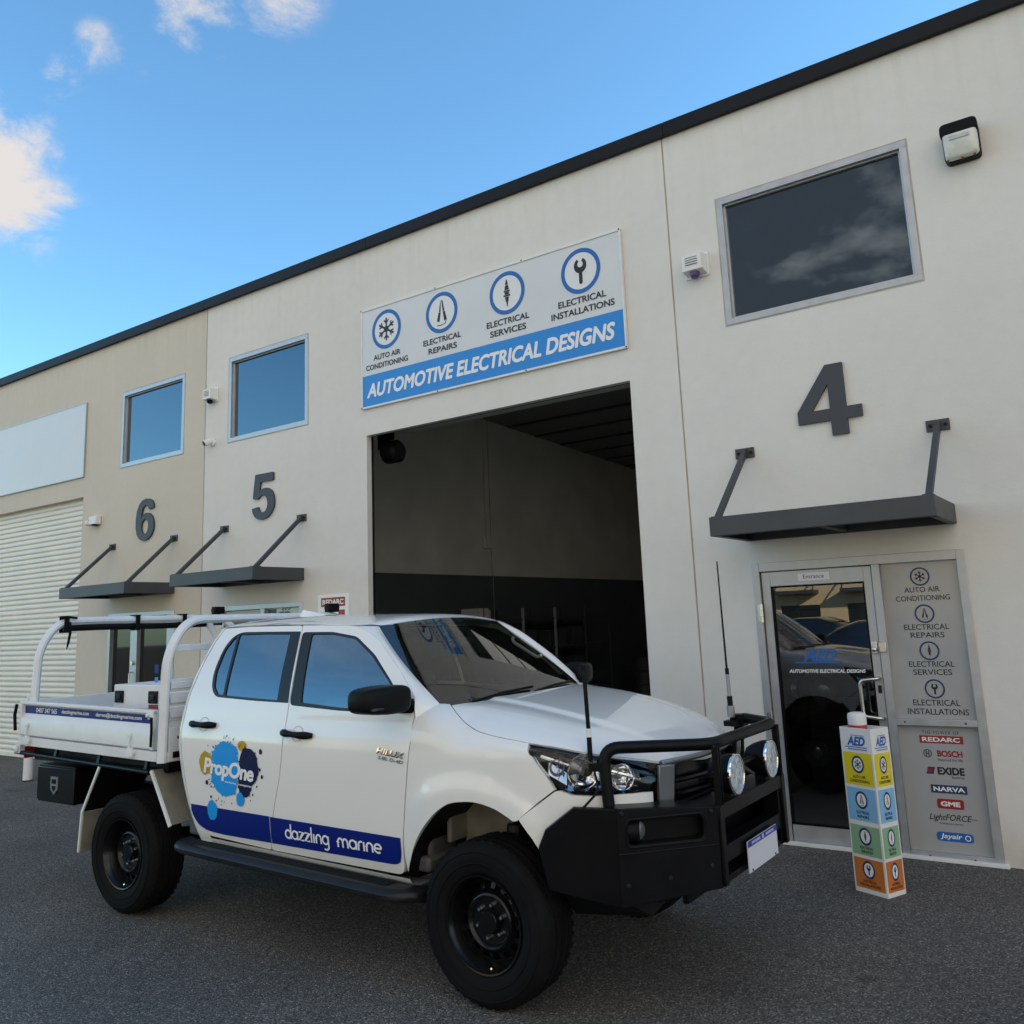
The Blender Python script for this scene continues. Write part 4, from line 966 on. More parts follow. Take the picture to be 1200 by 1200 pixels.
# door outlines in (x, z)
gapx = pchip([.50,.60,.773,1.10,1.415,1.88], [-1.575,-1.569,-1.526,-1.440,-1.424,-1.484])
def gapline(z0, z1, off, n=10): return [(gapx(z0+(z1-z0)*k/n)+off, z0+(z1-z0)*k/n) for k in range(n+1)]
ddz = lambda x: .592-.030*(x+2.3)         # door bottom edge
zdrip = pchip([-2.5,-2.30,-1.9,-1.485,-1.0,-.90], [1.862,1.886,1.892,1.883,1.863,1.845])
frontline = [(-.502,.545+.03),(-.500,.75),(-.455,1.064),(-.430,1.25),(-.428,1.39),(-.436,1.472),(-.581,1.609),(-.786,1.770),(-.90,1.828),(-.996,1.860)]
fd = [(gapx(.56)+GAP, .556)] + gapline(.60, 1.878, GAP) + [(-1.25,1.876),(-1.1,1.870)] + [(x-GAP, z) for x, z in frontline[::-1]]
fd[0] = (gapx(.57)+GAP, ddz(-1.57)); fd[-1] = (-.520, ddz(-.52)+.012)
rearline = [(-2.14,.598),(-2.235,.645),(-2.30,.74),(-2.345,.86),(-2.405,1.08),(-2.425,1.25),(-2.405,1.45),(-2.36,1.65),(-2.305,1.80),(-2.25,1.880)]
rd_ = [(x+GAP, z) for x, z in rearline] + [(-2.0,1.884),(-1.7,1.881)] + gapline(1.878, .60, -GAP) + [(gapx(.57)-GAP, ddz(-1.57))]
# window apertures (black) and glass
fa = [(gapx(1.41)+GAP+.004,1.408),(gapx(1.835)+GAP+.004,1.837),(-1.2,1.832),(-.985,1.800),(-.80,1.694),(-.64,1.560),(-.50,1.425),(-.485,1.388),(-.70,1.381),(-1.0,1.386)]
ra = [(gapx(1.425)-GAP-.004,1.420),(-1.75,1.428),(-2.14,1.446),(-2.20,1.50),(-2.225,1.60),(-2.20,1.75),(-2.14,1.825),(-2.06,1.852),(-1.8,1.848),(gapx(1.84)-GAP-.004,1.842)][::-1]
fgl = [(-1.325,1.424),(-1.385,1.822),(-1.2,1.818),(-1.0,1.788),(-.83,1.690),(-.665,1.560),(-.535,1.44),(-.525,1.400),(-.72,1.396),(-1.0,1.402)]
rg1 = [(-1.540,1.434),(-1.75,1.442),(-2.045,1.455),(-2.078,1.835),(-1.8,1.834),(-1.580,1.828)][::-1]
rg2 = [(-2.067,1.457),(-2.125,1.462),(-2.178,1.51),(-2.200,1.60),(-2.180,1.74),(-2.130,1.806),(-2.100,1.826)][::-1]
def ccw(p):
    a = sum(p[i-1][0]*p[i][1]-p[i][0]*p[i-1][1] for i in range(len(p)))
    return p if a > 0 else p[::-1]
fd, rd_, fa, ra, fgl, rg1, rg2 = [ccw(p) for p in (fd, rd_, fa, ra, fgl, rg1, rg2)]
fa = ccw(round_poly(fa, .03, 4)); ra = ccw(round_poly(ra, [.01,.05,.06,.05,.05,.05,.05,.05,.03,.01], 4))
fgl = ccw(round_poly(fgl, .02, 3)); rg1 = ccw(round_poly(rg1, .012, 3)); rg2 = ccw(round_poly(rg2, .015, 3))
fdr = round_poly(fd, [.06]+[.0]*(len(fd)-2)+[.05], 5); rdr = round_poly(rd_, .02, 3)
def door(outline, ap, panes, name):
    m = MB(P_); panel(m, outline, [ap], SIDE, .035, .028, flip=False); d = m.build(name, TR, smooth=40)
    b = MB(M['trim']); panel(b, resample(ap, .03), panes, lambda x, z, k: SIDE(x, z, .003+k), .035, .012); fr = b.build('window_frame', d, smooth=40)
    for p in panes:
        q = MB(M['cglass']); panel(q, p, [], lambda x, z, k: SIDE(x, z, .010+k), .05, .0, rim=False); q.build('window_pane', d, smooth=60)
    return d
fdoor = door(fdr, fa, [fgl], 'door'); rdoor = door(rdr, ra, [rg1, rg2], 'door')
def handle(d, x0, x1, z0, z1, extra):
    c = ((x0+x1)/2, (z0+z1)/2); y = -Wp(c[1])
    h = MB(M['black'])
    pts = [(x0+(x1-x0)*k/10, y-.002-.038*min(1, 1.6*min(k, 10-k)/5)**.6, z0+(z1-z0)*k/10) for k in range(11)]
    rad = [.013,.021,.0225,.020,.0175,.0165,.0175,.020,.0225,.021,.013]
    h.tube(pts, rad, 10)
    cup = MB(P_); 
    o = h.build('door_handle', d, smooth=60)
    n = 18
    cc = MB(M['paint']); cc.grid(lambda r, a: tuple(SIDE(c[0]+.048*r*cos(a), c[1]+.046*r*sin(a), .004+.0*r if r > .99 else .016*(1-r*r)+.002) + Vector((0, -.007 if r > .5 else -.007, 0))), [.05,.3,.5,.7,.85,1.0], [2*pi*k/n for k in range(n+1)])
    cc.build('handle_cup', d, smooth=60)
    return o
handle(rdoor, -2.325, -2.075, 1.280, 1.276, 0); handle(fdoor, -1.440, -1.185, 1.257, 1.244, 0)
# door lining so nothing shows through below the glass
ln = MB(M['dash']); ln.grid(lambda u, v: (u, -(Wp(v)-.055), v), [-2.36,-2.0,-1.5,-1.0,-.52], [.60,.85,1.1,1.3,1.40]); ln.build('door_lining', fdoor)
# vinyl on the doors
def SD(off=-.0035): return lambda x, z, d: tuple(SIDE(x, z, 0) + Vector((0, off + d, 0)))
ST = SD()
def stripe(d, top, bot, name='vinyl_stripe'):
    m = MB(M['navy']); n = len(top)
    def fn(i, j): x0, z0 = bot[i]; x1, z1 = top[i]; t = j/4; return ST(x0+(x1-x0)*t, z0+(z1-z0)*t, 0)
    m.grid(fn, list(range(n)), list(range(5))); return m.build(name, d, smooth=60)
topz = lambda x: .776-.0185*(x+2.3)+.0 ; botz = lambda x: .620-.0115*(x+2.1)
xs = [-2.305,-2.29,-2.27,-2.24,-2.21,-2.17,-2.12,-2.0,-1.8,-1.6,gapx(.68)-.0035]
bots = [.745,.715,.690,.665,.648,.634,.626] + [botz(x) for x in xs[7:]]
stripe(rdoor, [(x, topz(x)+.006) for x in xs], list(zip(xs, bots)))
xs = [gapx(.68)+.0035,-1.4,-1.2,-1.0,-.8,-.62,-.58,-.555,-.535,-.525,-.518]
bots = [botz(x) for x in xs[:6]] + [.604,.610,.622,.645,.67]
stripe(fdoor, [(x, topz(x)+.004) for x in xs], list(zip(xs, bots)))
DZ2 = lambda u, v, d: ST(u, v - .007*(u+1.42)/.77, d-.002)
def arc(cx, cy, r, a0, a1, n=14, ry=None): return [(cx + r*cos(radians(a0+(a1-a0)*k/n)), cy + (ry or r)*sin(radians(a0+(a1-a0)*k/n))) for k in range(n+1)]
STROKES = {   # rounded monoline lettering: x-height 1
 'a': (1.0, [arc(.45,.5,.40,0,360,24,.43), [(.85,.93),(.85,.0)]]), 'd': (1.0, [arc(.45,.5,.40,0,360,24,.43), [(.85,1.62),(.85,.0)]]),
 'g': (1.0, [arc(.45,.5,.40,0,360,24,.43), [(.85,.93),(.85,-.15)] + arc(.45,-.15,.40,0,-130,8,.38)[1:]]), 'z': (.86, [[(.08,.92),(.74,.92),(.08,.07),(.78,.07)]]),
 'l': (.36, [[(.15,1.62),(.15,.0)]]), 'i': (.36, [[(.15,.95),(.15,.0)]]), 'n': (.98, [[(.12,.0),(.12,.5)] + arc(.46,.5,.34,180,0,12,.43) + [(.80,.0)]]),
 'm': (1.50, [[(.12,.0),(.12,.5)] + arc(.42,.5,.30,180,0,10,.43) + [(.72,.0)], arc(1.02,.5,.30,180,0,10,.43) + [(1.32,.0)]]), 'r': (.62, [[(.12,.0),(.12,.5)] + arc(.46,.5,.34,180,70,8,.43)]),
 'e': (1.0, [[(.07,.50),(.84,.50)] + arc(.45,.5,.40,0,310,20,.43)[1:]])}
def put_strokes(mb, word, fn, u0, u1, base, xh, mat, w=.17):
    W = sum(STROKES[c][0] for c in word); k = (u1-u0)/W; x = 0; q = 0
    for c in word:
        for pl in STROKES[c][1]:
            N = len(pl); L = []; Rr = []
            for i in range(N):
                a = Vector(pl[max(0, i-1)]); b = Vector(pl[min(N-1, i+1)]); t = (b-a).normalized(); nn = Vector((-t.y, t.x))
                if 0 < i < N-1:
                    t0 = (Vector(pl[i])-a).normalized(); cs = max(.45, t0.dot(t)); nn = nn/cs
                p = Vector(pl[i]); L.append(p+nn*w/2); Rr.append(p-nn*w/2)
            q += 1; P = [fn(u0+(x+p.x)*k, base+p.y*xh, -.00008*(q % 5)) for p in L+Rr]
            mb.add(P, [(N+i, N+i+1, i+1, i) for i in range(N-1)], mat)
        x += STROKES[c][0]
for wd, a_, b_ in (('dazzling', -1.420, -1.055), ('marine', -.995, -.650)):
    m = MB(M['white_vinyl']); put_strokes(m, wd, DZ2, a_, b_, .657, .052, M['white_vinyl'], .20); m.build('lettering', fdoor, smooth=0)
m = MB(M['chrome'])
HB = lambda u, v, d: ST(u, v - .022*(u+.67)/.2, d-.002)
put_text(m, 'HILUX', HB, -.670, -.470, 1.176, 1.206, M['chrome'], shear=.25, bold=.03); put_text(m, '2.8L D-4D', HB, -.660, -.475, 1.146, 1.164, M['silver'], bold=.03, shear=.2); m.build('badge', fdoor, smooth=0)
m = MB(M['ink']); put_text(m, 'HILUX', HB, -.669, -.469, 1.172, 1.202, M['ink'], shear=.25, bold=.04, d=.001); m.build('badge_shadow_edge', fdoor, smooth=0)
def splat(mb, cx, cz, rx, rz, mat, off, seed, spikes=1.0, n=90):
    r = random.Random(seed); k = []
    ph = [r.random()*6.28 for _ in range(6)]
    for i in range(n):
        a = 2*pi*i/n
        w = 1 + .03*sin(3*a+ph[0]) + .025*sin(5*a+ph[1]) + .015*sin(9*a+ph[2])
        if spikes and r.random() < .34: w += spikes*(.03+.17*r.random()**2)
        k.append((cx+rx*w*cos(a), cz+rz*w*sin(a)))
    c = ST(cx, cz, off); mb.add([c] + [ST(x, z, off) for x, z in k], [(0, 1+i, 1+(i+1) % n) for i in range(n)], mat)
m = MB(M['gold_vinyl'])
splat(m, -2.150, 1.043, .066, .070, M['gold_vinyl'], 0, 1, .5); splat(m, -1.798, 1.162, .040, .030, M['gold_vinyl'], 0, 2, .5)
splat(m, -1.738, 1.035, .090, .118, M['navy_logo'], -.0004, 3, .8); splat(m, -1.772, .935, .062, .075, M['navy_logo'], -.0004, 4, .9)
splat(m, -1.957, 1.090, .124, .088, M['sky_vinyl'], -.0008, 5, .9); splat(m, -1.960, .955, .124, .098, M['sky_vinyl'], -.0008, 6, .9); splat(m, -1.958, 1.02, .127, .08, M['sky_vinyl'], -.0008, 16, .3)
splat(m, -1.816, .845, .037, .041, M['sky_vinyl'], -.0012, 7, .25); splat(m, -2.090, .760, .049, .060, M['sky_vinyl'], -.0012, 8, .2)
r = random.Random(9)
for cx, cz, q in [(-1.625,1.135,.014),(-1.612,.99,.010),(-1.70,.88,.006),(-2.14,.925,.013),(-2.10,.84,.008),(-1.63,1.03,.008),(-2.05,.82,.005),(-2.0,.80,.004),(-1.66,.93,.006),(-1.95,1.215,.005),(-1.90,.815,.004),(-1.72,.845,.004),(-2.13,1.15,.004)]:
    splat(m, cx, cz, q, q*1.15, M['navy_logo'], -.0002, int(cx*-1000), .4, 16)
for a in range(26):
    an = r.random()*6.28; x, z = -1.94+.18*cos(an), 1.01+.19*sin(an); l = .012+.02*r.random()
    m.poly([ST(x-.003*sin(an), z+.003*cos(an), -.0001), ST(x+.003*sin(an), z-.003*cos(an), -.0001), ST(x+l*cos(an), z+l*sin(an), -.0001)], M['navy_logo'])
PT = lambda u, v, d: ST(u, v - .030*(u+2.17)/.49, d-.0016)
put_text(m, 'PropOne', PT, -2.170, -1.685, .955, 1.080, M['white_vinyl'], shear=.18, bold=.035, spacing=.93)
put_text(m, 'marketing   management', PT, -1.96, -1.69, .946, .962, M['white_vinyl'], bold=.02, shear=.15)
m.build('splat_logo', rdoor, smooth=0)
fdl = mirror_copy(fdoor, TR, 'door'); rdl = mirror_copy(rdoor, TR, 'door')
for src, dst in ((fdoor, fdl), (rdoor, rdl)):
    for ch in list(src.children):
        if ch.name.split('.')[0] in ('window_frame', 'window_pane', 'door_handle', 'door_lining', 'handle_cup'): mirror_copy(ch, dst)
fdl['label'] = 'plain white front door'; rdl['label'] = 'plain white rear door'

# fender, bonnet, headlights, bumper
def cut_s(x): return cutf(x)
cutf = pchip([-.33,-.279,-.186,-.121,-.068,-.013,.125,.225,.30,.424,.534,.603,.693,.774,.807,.88], [2.02,1.935,1.779,1.69,1.629,1.572,1.52,1.503,1.49,1.475,1.52,1.555,1.67,1.81,1.885,1.98])
arch = [(-.480,.56),(-.462,.63),(-.431,.70),(-.385,.775),(-.319,.845),(-.235,.915),(-.142,.958),(-.07,.972),(.01,.972),(.09,.958),(.156,.935),(.22,.90),(.27,.865),(.305,.828)]
lamp_rear = [(.313,.0),(.322,1.205),(.345,1.155),(.372,1.114),(.405,1.07),(.440,1.040)]
fo = [(-.505,.552)] + [(x, s_of(x, z)) for x, z in arch] + [(.247+.002, s_of(.247,.917))] 
_az = pchip([0,.09,.2,.32,.44,.56,.68,.78,.86,.93,1.0], [.56,.66,.76,.845,.915,.958,.972,.955,.918,.880,.828]); _ax = pchip([0,.09,.2,.32,.44,.56,.68,.78,.86,.93,1.0], [-.480,-.452,-.395,-.319,-.235,-.142,-.01,.10,.185,.245,.305])
arch = [(_ax(k/30), _az(k/30)) for k in range(31)]
fo = [(-.497,.555)] + [(x, z) for x, z in arch if x < .235] + [(.243, .900),(.344-.004, s_of(.344,.983)),(.427-.003, s_of(.427,1.044)),(.388,1.112),(.343,1.170),(.312,1.225),(.300,1.318),(.294,cutf(.294)-.006)]
for k in range(1, 15): x = .294-.594*k/14; fo.append((x, cutf(x)-.006))
fo += [(-.36,1.93),(-.40,1.80),(-.424,1.66),(-.424,1.39),(-.427,1.25),(-.451,1.064),(-.496,.75)]
fo = ccw(fo)
m = MB(P_); panel(m, fo, [], lambda x, s, d: FS_(x, s, d), .035, .03); fen = m.build('fender', TR, smooth=40)
fl2 = mirror_copy(fen)
# black wheel-arch lip and liner
m = MB(M['black'])
liner = [(x, z) for x, z in arch] + [(.335,.80),(.36,.74)]
m.grid(lambda i, j: (liner[i][0], -(.885 - .33*j/3)*gx(liner[i][0]), liner[i][1]-.004), list(range(len(liner))), list(range(4)))
m.grid(lambda i, j: (-.48+.84*i, -.55, .45+.53*j), [0, 1], [0, 1])
lin = m.build('wheel_arch_liner', TR); mirror_copy(lin)
m = MB(M['mudguard']); m.box((-.34,-.56,.62),(-.02,-.545,.93)); m.box((-.36,-.70,.70),(-.33,-.555,.90)); ip = m.build('inner_guard', TR, bevel=.01); mirror_copy(ip)
# bonnet
ho = []
xr = lambda s: -.150 - .130*max(0, min(1, (3.2-s)/1.26))**2
fx_ = lambda s: .872 - .035*max(0, min(1, (3.0-s)/1.0))
for k in range(18): x = -.272+(1.10)*k/17; ho.append((x, cutf(x)+.006))
for k in range(1, 9): s = 1.94+(3.2-1.94)*k/8; ho.append((fx_(s), s))
for k in range(9): s = 3.2-(3.2-1.945)*k/8; ho.append((xr(s), s))
ho = ccw(ho)
V, T, L = fill2d(ho, [], .04)
m = MB(P_); PR = [FS_(x, s) for x, s in V]; PL = [Vector((p.x, -p.y, p.z)) for p in PR]
m.add(PR + PL, [tuple(t) for t in T] + [tuple(i+len(PR) for i in t[::-1]) for t in T])
lp = [i for i in L[0] if V[i][1] < 3.199]
i0 = next(k for k, i in enumerate(L[0]) if V[i][1] >= 3.199)
for side, sg in ((PR, 1), (PL, -1)):
    base = [side[i] for i in L[0]]; low = [Vector((q.x, q.y*sg, q.z)) for q in (FS_(V[i][0], V[i][1], .012) for i in L[0])]; n = len(base)
    m.add(base + low, [((a, (a+1) % n, n+(a+1) % n, n+a) if sg > 0 else (n+a, n+(a+1) % n, (a+1) % n, a)) for a in range(n) if not (V[L[0][a]][1] > 3.199 and V[L[0][(a+1) % n]][1] > 3.199)])
bon = m.build('bonnet', TR, smooth=40, merge=1e-4)
m = MB(M['black']); m.grid(lambda u, v: (u, v, FS_(u, 2.2).z-.08), [-.2,.2,.5,.8], [-.6,0,.6]); m.box((-.40,-.72,.9),(-.36,.72,1.36)); m.box((.60,-.42,.5),(.78,.42,1.02)); m.build('engine_bay', TR)
# headlights
ho2 = [(.304,1.40),(.306,1.318),(.318,1.225),(.349,1.167),(.394,1.108),(.448,1.056),(.504,1.046),(.593,1.062),(.66,1.085),(.737,1.119),(.797,1.158),(.812,1.30),(.812,1.80)] + [(x, cutf(x)-.004) for x in (.79,.75,.693,.64,.603,.56,.50,.44,.38,.325)]
ho2 = ccw(ho2)
def hp_(x, s, d=0):
    p = FS_(x, s); g = .02; a = FS_(x-g, s); b = FS_(x+g, s); q = FS_(x, s+.02); r = FS_(x, s-.02)
    nv = (q-r).cross(b-a); nv.normalize()
    if nv.y > 0 and nv.x < 0: nv = -nv
    if nv.dot(Vector((.5,-.8,.1))) < 0: nv = -nv
    return p - nv*d
m = MB(M['lens']); panel(m, ho2, [], hp_, .03, .012); hlamp = m.build('headlight', TR, smooth=60)
m = MB(M['black_gloss']); panel(m, ho2, [], lambda x, s, d: hp_(x, s, .075), .03, .0, rim=False)
lo = resample(ho2, .03); n = len(lo); m.add([hp_(x, s, .010) for x, s in lo] + [hp_(x, s, .076) for x, s in lo], [(i, (i+1) % n, n+(i+1) % n, n+i) for i in range(n)])
m.build('lamp_housing', hlamp, smooth=40)
for nm, x, z, r, mt in (('reflector', .545, 1.125, .078, 'chrome'), ('reflector', .71, 1.095, .060, 'chrome'), ('indicator', .43, 1.145, .036, 'silver')):
    m = MB(M[mt]); c = hp_(x, s_of(x, z), .074); ax = (.75, -.62, 0) if nm == 'reflector' else (.5, -.85, 0)
    m.lathe([(r*.18, 0), (r*.5, .006), (r*.8, .022), (r, .046), (r*1.05, .048), (r*1.06, .040)], c, ax, 20, cap=False); m.lathe([(r*.2, 0), (r*.2, .02), (0, .026)], c, ax, 12, M['silver'])
    for k in range(4): m.bar(c+Vector((.03,-.025,-.03+.02*k)), c+Vector((.03+.02,-.025-.05,-.03+.02*k)), .003, .003, M['silver'])
    m.build(nm, hlamp, smooth=40)
m = MB(M['chrome'])
for a, b, z0, z1 in ((.36,.50,1.20,1.15),(.60,.78,1.165,1.125)):
    pts = [hp_(a+(b-a)*k/6, s_of(a+(b-a)*k/6, z0+(z1-z0)*k/6), .045) for k in range(7)]; m.tube(pts, .011, 8)
m.grid(lambda u, v: hp_(.395+.085*u, s_of(.395+.085*u, 1.165-.05*u-.055*v), .055-.02*v), [0,.5,1], [0,.5,1])
m.grid(lambda u, v: hp_(.47+.32*u, s_of(.47+.32*u, 1.075-.04*v-.005*u), .070-.040*v), [k/8 for k in range(9)], [0,.5,1])
m.grid(lambda u, v: hp_(.615+.03*u, s_of(.615+.03*u, 1.165-.09*v), .06-.03*u), [0,.5,1], [0,.5,1])
for k in range(5): x = .40+.03*k; c = hp_(x, s_of(x, 1.11-.004*k), .06); m.box(c-Vector((.012,.012,.014)), c+Vector((.012,.012,.014)), M['silver'])
m.build('lamp_strip', hlamp)
hl2 = mirror_copy(hlamp)
for ch in list(hlamp.children): mirror_copy(ch, hl2)
# white bumper corner
bo = [(.252,s_of(.252,.908)),(.350,s_of(.350,.981)),(.433,s_of(.433,1.040)),(.452,1.046),(.504,1.036),(.593,1.052),(.66,1.075),(.737,1.109),(.80,1.148),(.80,s_of(.8,.70)),(.6,s_of(.6,.66)),(.36,.74),(.315,.822)]
m = MB(P_); panel(m, ccw(bo), [], lambda x, s, d: FS_(x, s, d), .035, .03); bum = m.build('bumper_corner', TR, smooth=40); mirror_copy(bum)
# grille
m = MB(M['black_gloss'])
m.grid(lambda y, z: (.885-.10*(abs(y)/.5)**2-.03*(z-.6), y, z), [-.52,-.35,-.15,0,.15,.35,.52], [.50,.8,1.13])
for k in range(5): m.tube([(.905-.10*(abs(y)/.5)**2, y, .78+.065*k) for y in (-.44,-.3,-.15,0,.15,.3,.44)], .012, 6)
gr = m.build('grille', TR, smooth=40)
m = MB(M['silver'])
for s in (-1, 1):
    m.hexa([(.81,s*.50,.90),(.86,s*.44,.90),(.84,s*.43,.90),(.79,s*.49,.90),(.83,s*.515,1.13),(.885,s*.45,1.13),(.865,s*.44,1.13),(.81,s*.50,1.13)])
m.tube([(.900-.09*(abs(y)/.5)**2, y, 1.135) for y in (-.47,-.3,-.15,0,.15,.3,.47)], .016, 8); m.build('grille_surround', gr, bevel=.004)
m = MB(M['chrome']); m.lathe([(.075,0),(.08,.01),(.065,.014),(.06,.008)], (.90,0,1.0), (1,0,0), 24, cap=False); m.build('grille_emblem', gr)
# windscreen, A pillars, roof, rear of the cab
def lerp(a, b, t): return a+(b-a)*t
rise = lambda y: .056*(1-min(1, abs(y)/.70)**2.4)
def roofz(x, y):
    z = zdrip(max(-2.5, min(-.9, x))) - max(0, x+.93)*.55
    z += rise(y)
    e = max(0, -2.29-x)/.09; z -= .045*e*e
    return z
xf = lambda y: -.865-.055*(min(abs(y), .61)/.61)**2 - max(0, abs(y)-.61)*.9
wtop = Vector((xf(.61), -.61, roofz(xf(.61), .61)-.004)); wbot = Vector((-.325, -.738, 1.400))
def we(t):
    p = wtop.lerp(wbot, t); p.y -= .036*sin(pi*t); p.x -= .012*sin(pi*t); p.z += .012*sin(pi*t); return p
dl_ = [(-.996,1.860),(-.90,1.828),(-.786,1.770),(-.581,1.609),(-.436,1.472),(-.424,1.395)]
D3 = [SIDE(x, z) for x, z in dl_]
def dline(t):
    q = t*(len(D3)-1); i = min(int(q), len(D3)-2); return D3[i].lerp(D3[i+1], q-i)
tz = lambda z: max(0, min(1, (wtop.z-z)/(wtop.z-wbot.z)))
m = MB(P_)
def apil(i, j):
    t = i/16; a = dline(t) if t <= 1 else dline(1)+Vector((.01,0,-.06))*(t-1)*8; b = we(tz(a.z) if i else 0) if t <= 1 else we(1)+Vector((.0,0,-.05))*(t-1)*8; u = j/4; p = a.lerp(b, u); n = Vector((.45,-.62,.62)); p += n*.012*sin(pi*u)*(1 if 0 < t else .3); return p
m.grid(apil, list(range(19)), list(range(5)), flip=True); ap_ = m.build('windscreen_pillar', TR, smooth=50); mirror_copy(ap_)
m = MB(M['wsglass'])
def ws(t, u):
    e = we(t); y = e.y*u; bow = lerp(xf(0)-xf(.61), .078, t); x = e.x + bow*(1-u*u); z = e.z + lerp(rise(0)-rise(.61), .015, t)*(1-u*u); return Vector((x, -y if False else y*1.0, z))
N = 20; tt = [k/N for k in range(N+1)]; uu = [-1+2*k/24 for k in range(25)]
m.grid(lambda a, b: ws(a, b), tt, uu)
wsc = m.build('windscreen', TR, smooth=60)
m = MB(M['black'])
dn = Vector((.004,0,.005))
m.grid(lambda a, b: ws(a, b)-dn, [0,.03,.055], uu); m.grid(lambda a, b: ws(a, b)-dn, [.90,.94,.97,1.0], uu)
m.grid(lambda a, b: ws(a, b)-dn, tt, [-1,-.96,-.915]); m.grid(lambda a, b: ws(a, b)-dn, tt, [.915,.96,1.0])
m.build('windscreen_border', wsc, smooth=60)
m = MB(M['black']); m.grid(lambda u, k: (ws(1, u) + Vector((.0+.055*k, 0, -.012-.016*k))), uu, [0, 1, 2.2])
for y0, y1, t1 in ((-.55,.05,.94),(.02,.60,.94)):
    a = ws(1.0, -y0/.738) if False else ws(1.0, y0/-.738); b = ws(.955, y1/-.738)
    m.tube([a+Vector((.02,0,.012)), a.lerp(b,.5)+Vector((.012,0,.020)), b+Vector((.01,0,.014))], .008, 6)
m.build('wiper_cowl', TR, smooth=40)
m = MB(M['rubber'])  # black strips put behind the shut lines for their shade
for g0, g1 in ((.58, 1.87),):
    m.grid(lambda z, j: tuple(SIDE(gapx(z)+(-.012+.024*j), z, .012)), [g0+(g1-g0)*k/14 for k in range(15)], [0, 1])
m.grid(lambda i, j: tuple(SIDE(rearline[i][0]+(-.010+.022*j), rearline[i][1], .012)), list(range(len(rearline))), [0, 1])
m.grid(lambda i, j: tuple(SIDE(frontline[i][0]+(-.012+.016*j), frontline[i][1], .014)), list(range(4)), [0, 1])
sea = m.build('shut_line_shade', TR); mirror_copy(sea)
m = MB(P_)
ys = [-.70,-.69,-.67,-.64,-.60,-.55,-.48,-.4,-.3,-.2,-.1,0]; ys = ys + [-y for y in ys[-2::-1]]
us = [0,.02,.05,.1,.2,.3,.4,.5,.6,.7,.8,.88,.93,.97,1]
m.grid(lambda u, y: (lerp(xf(y), -2.372+.05*(abs(y)/.7)**4, u), y, roofz(lerp(xf(y), -2.372+.05*(abs(y)/.7)**4, u), y)), us, ys, flip=True)
for sg in (-1, 1):
    m.grid(lambda x, k: (x, sg*(.70-.03*k), roofz(x, .70)-.002-.032*k), [-2.36,-2.3,-2.2,-2.0,-1.7,-1.4,-1.2,-1.0], [0, 1], flip=(sg > 0))
rf = m.build('roof', TR, smooth=60)
m = MB(P_)
for x0, y0 in ((-2.14,0),):
    m.grid(lambda u, v: (-2.26+.26*u, .032*v*(1-u)**.4*1.0, roofz(-2.26+.26*u, 0)-.002+.055*(1-abs(v))*(1-u)**.8), [0,.1,.3,.5,.7,.85,1], [-1,-.7,-.35,0,.35,.7,1], flip=True)
    m.poly([(-2.26, .032*v, roofz(-2.26,0)-.002+.055*(1-abs(v))) for v in (-1,-.7,-.35,0,.35,.7,1)])
m.build('shark_fin_antenna', rf, smooth=50)
m = MB(M['black']); m.tube([SIDE(x, zdrip(x)-.004, .004) for x in (-2.24,-2.0,-1.7,-1.4,-1.1,-.99)], .004, 6); dm = m.build('drip_moulding', rf); mirror_copy(dm, rf)
# C pillar corner and back wall
xb = pchip([.50,.60,.85,1.0,1.25,1.40,1.62,1.80,1.89], [-2.29,-2.322,-2.42,-2.465,-2.495,-2.478,-2.43,-2.372,-2.315])
xd = pchip([p[1] for p in rearline], [p[0]-GAP for p in rearline])
zz = [.545,.598,.645,.70,.78,.86,.95,1.05,1.15,1.25,1.35,1.45,1.55,1.65,1.74,1.81,1.86,1.884]
def cpil(z, j):
    W = Wp(z); b = xb(z); a = max(xd(z), b+.012) if z >= .598 else -2.14; r = min(.075, a-b) if a-b > .02 else .02
    if j == 0: return (a, -W, z)
    if j == 1: return (b+r, -W, z)
    if j <= 6: t = (j-1)/5*pi/2; return (b+r-r*sin(t), -(W-r+r*cos(t)), z)
    return (b, -(W-r-.12), z)
m = MB(P_); m.grid(cpil, zz, list(range(8)), flip=True)
m.grid(lambda z, j: (xd(z), -(Wp(z)-.03*j), z), zz[1:], [0, 1], flip=True)
cp = m.build('rear_pillar', TR, smooth=50); mirror_copy(cp)
m = MB(P_)
m.grid(lambda z, y: (xb(z)+.004, y, z), [z for z in zz if z <= 1.38]+[1.38], [-.70,-.3,0,.3,.70], flip=False); m.grid(lambda z, y: (xb(z)+.004, y, z), [1.80,1.84,1.884], [-.66,-.3,0,.3,.66])
m.grid(lambda z, y: (xb(z)+.004, y, z), [1.38,1.5,1.62,1.74,1.80], [-.70,-.60]); m.grid(lambda z, y: (xb(z)+.004, y, z), [1.38,1.5,1.62,1.74,1.80], [.60,.70])
bw = m.build('cab_back_wall', TR, smooth=50)
m = MB(M['cglass']); m.grid(lambda z, y: (xb(z)+.008, y, z), [1.37,1.5,1.65,1.81], [-.61,0,.61]); m.build('rear_window', bw, smooth=60)
# sill
m = MB(P_); 
def sill(x, j):
    zb = ddz(x)
    return [(x, -(Wp(zb)-.001), zb-.004), (x, -(Wp(zb-.02)-.004), zb-.024), (x, -(Wp(zb-.04)-.012), zb-.044), (x, -.77, zb-.055), (x, -.66, zb-.055)][j]
m.grid(sill, [-2.24,-2.1,-1.8,-1.4,-1.0,-.7,-.50], list(range(5)), flip=True); sl_ = m.build('sill', TR, smooth=40); mirror_copy(sl_)
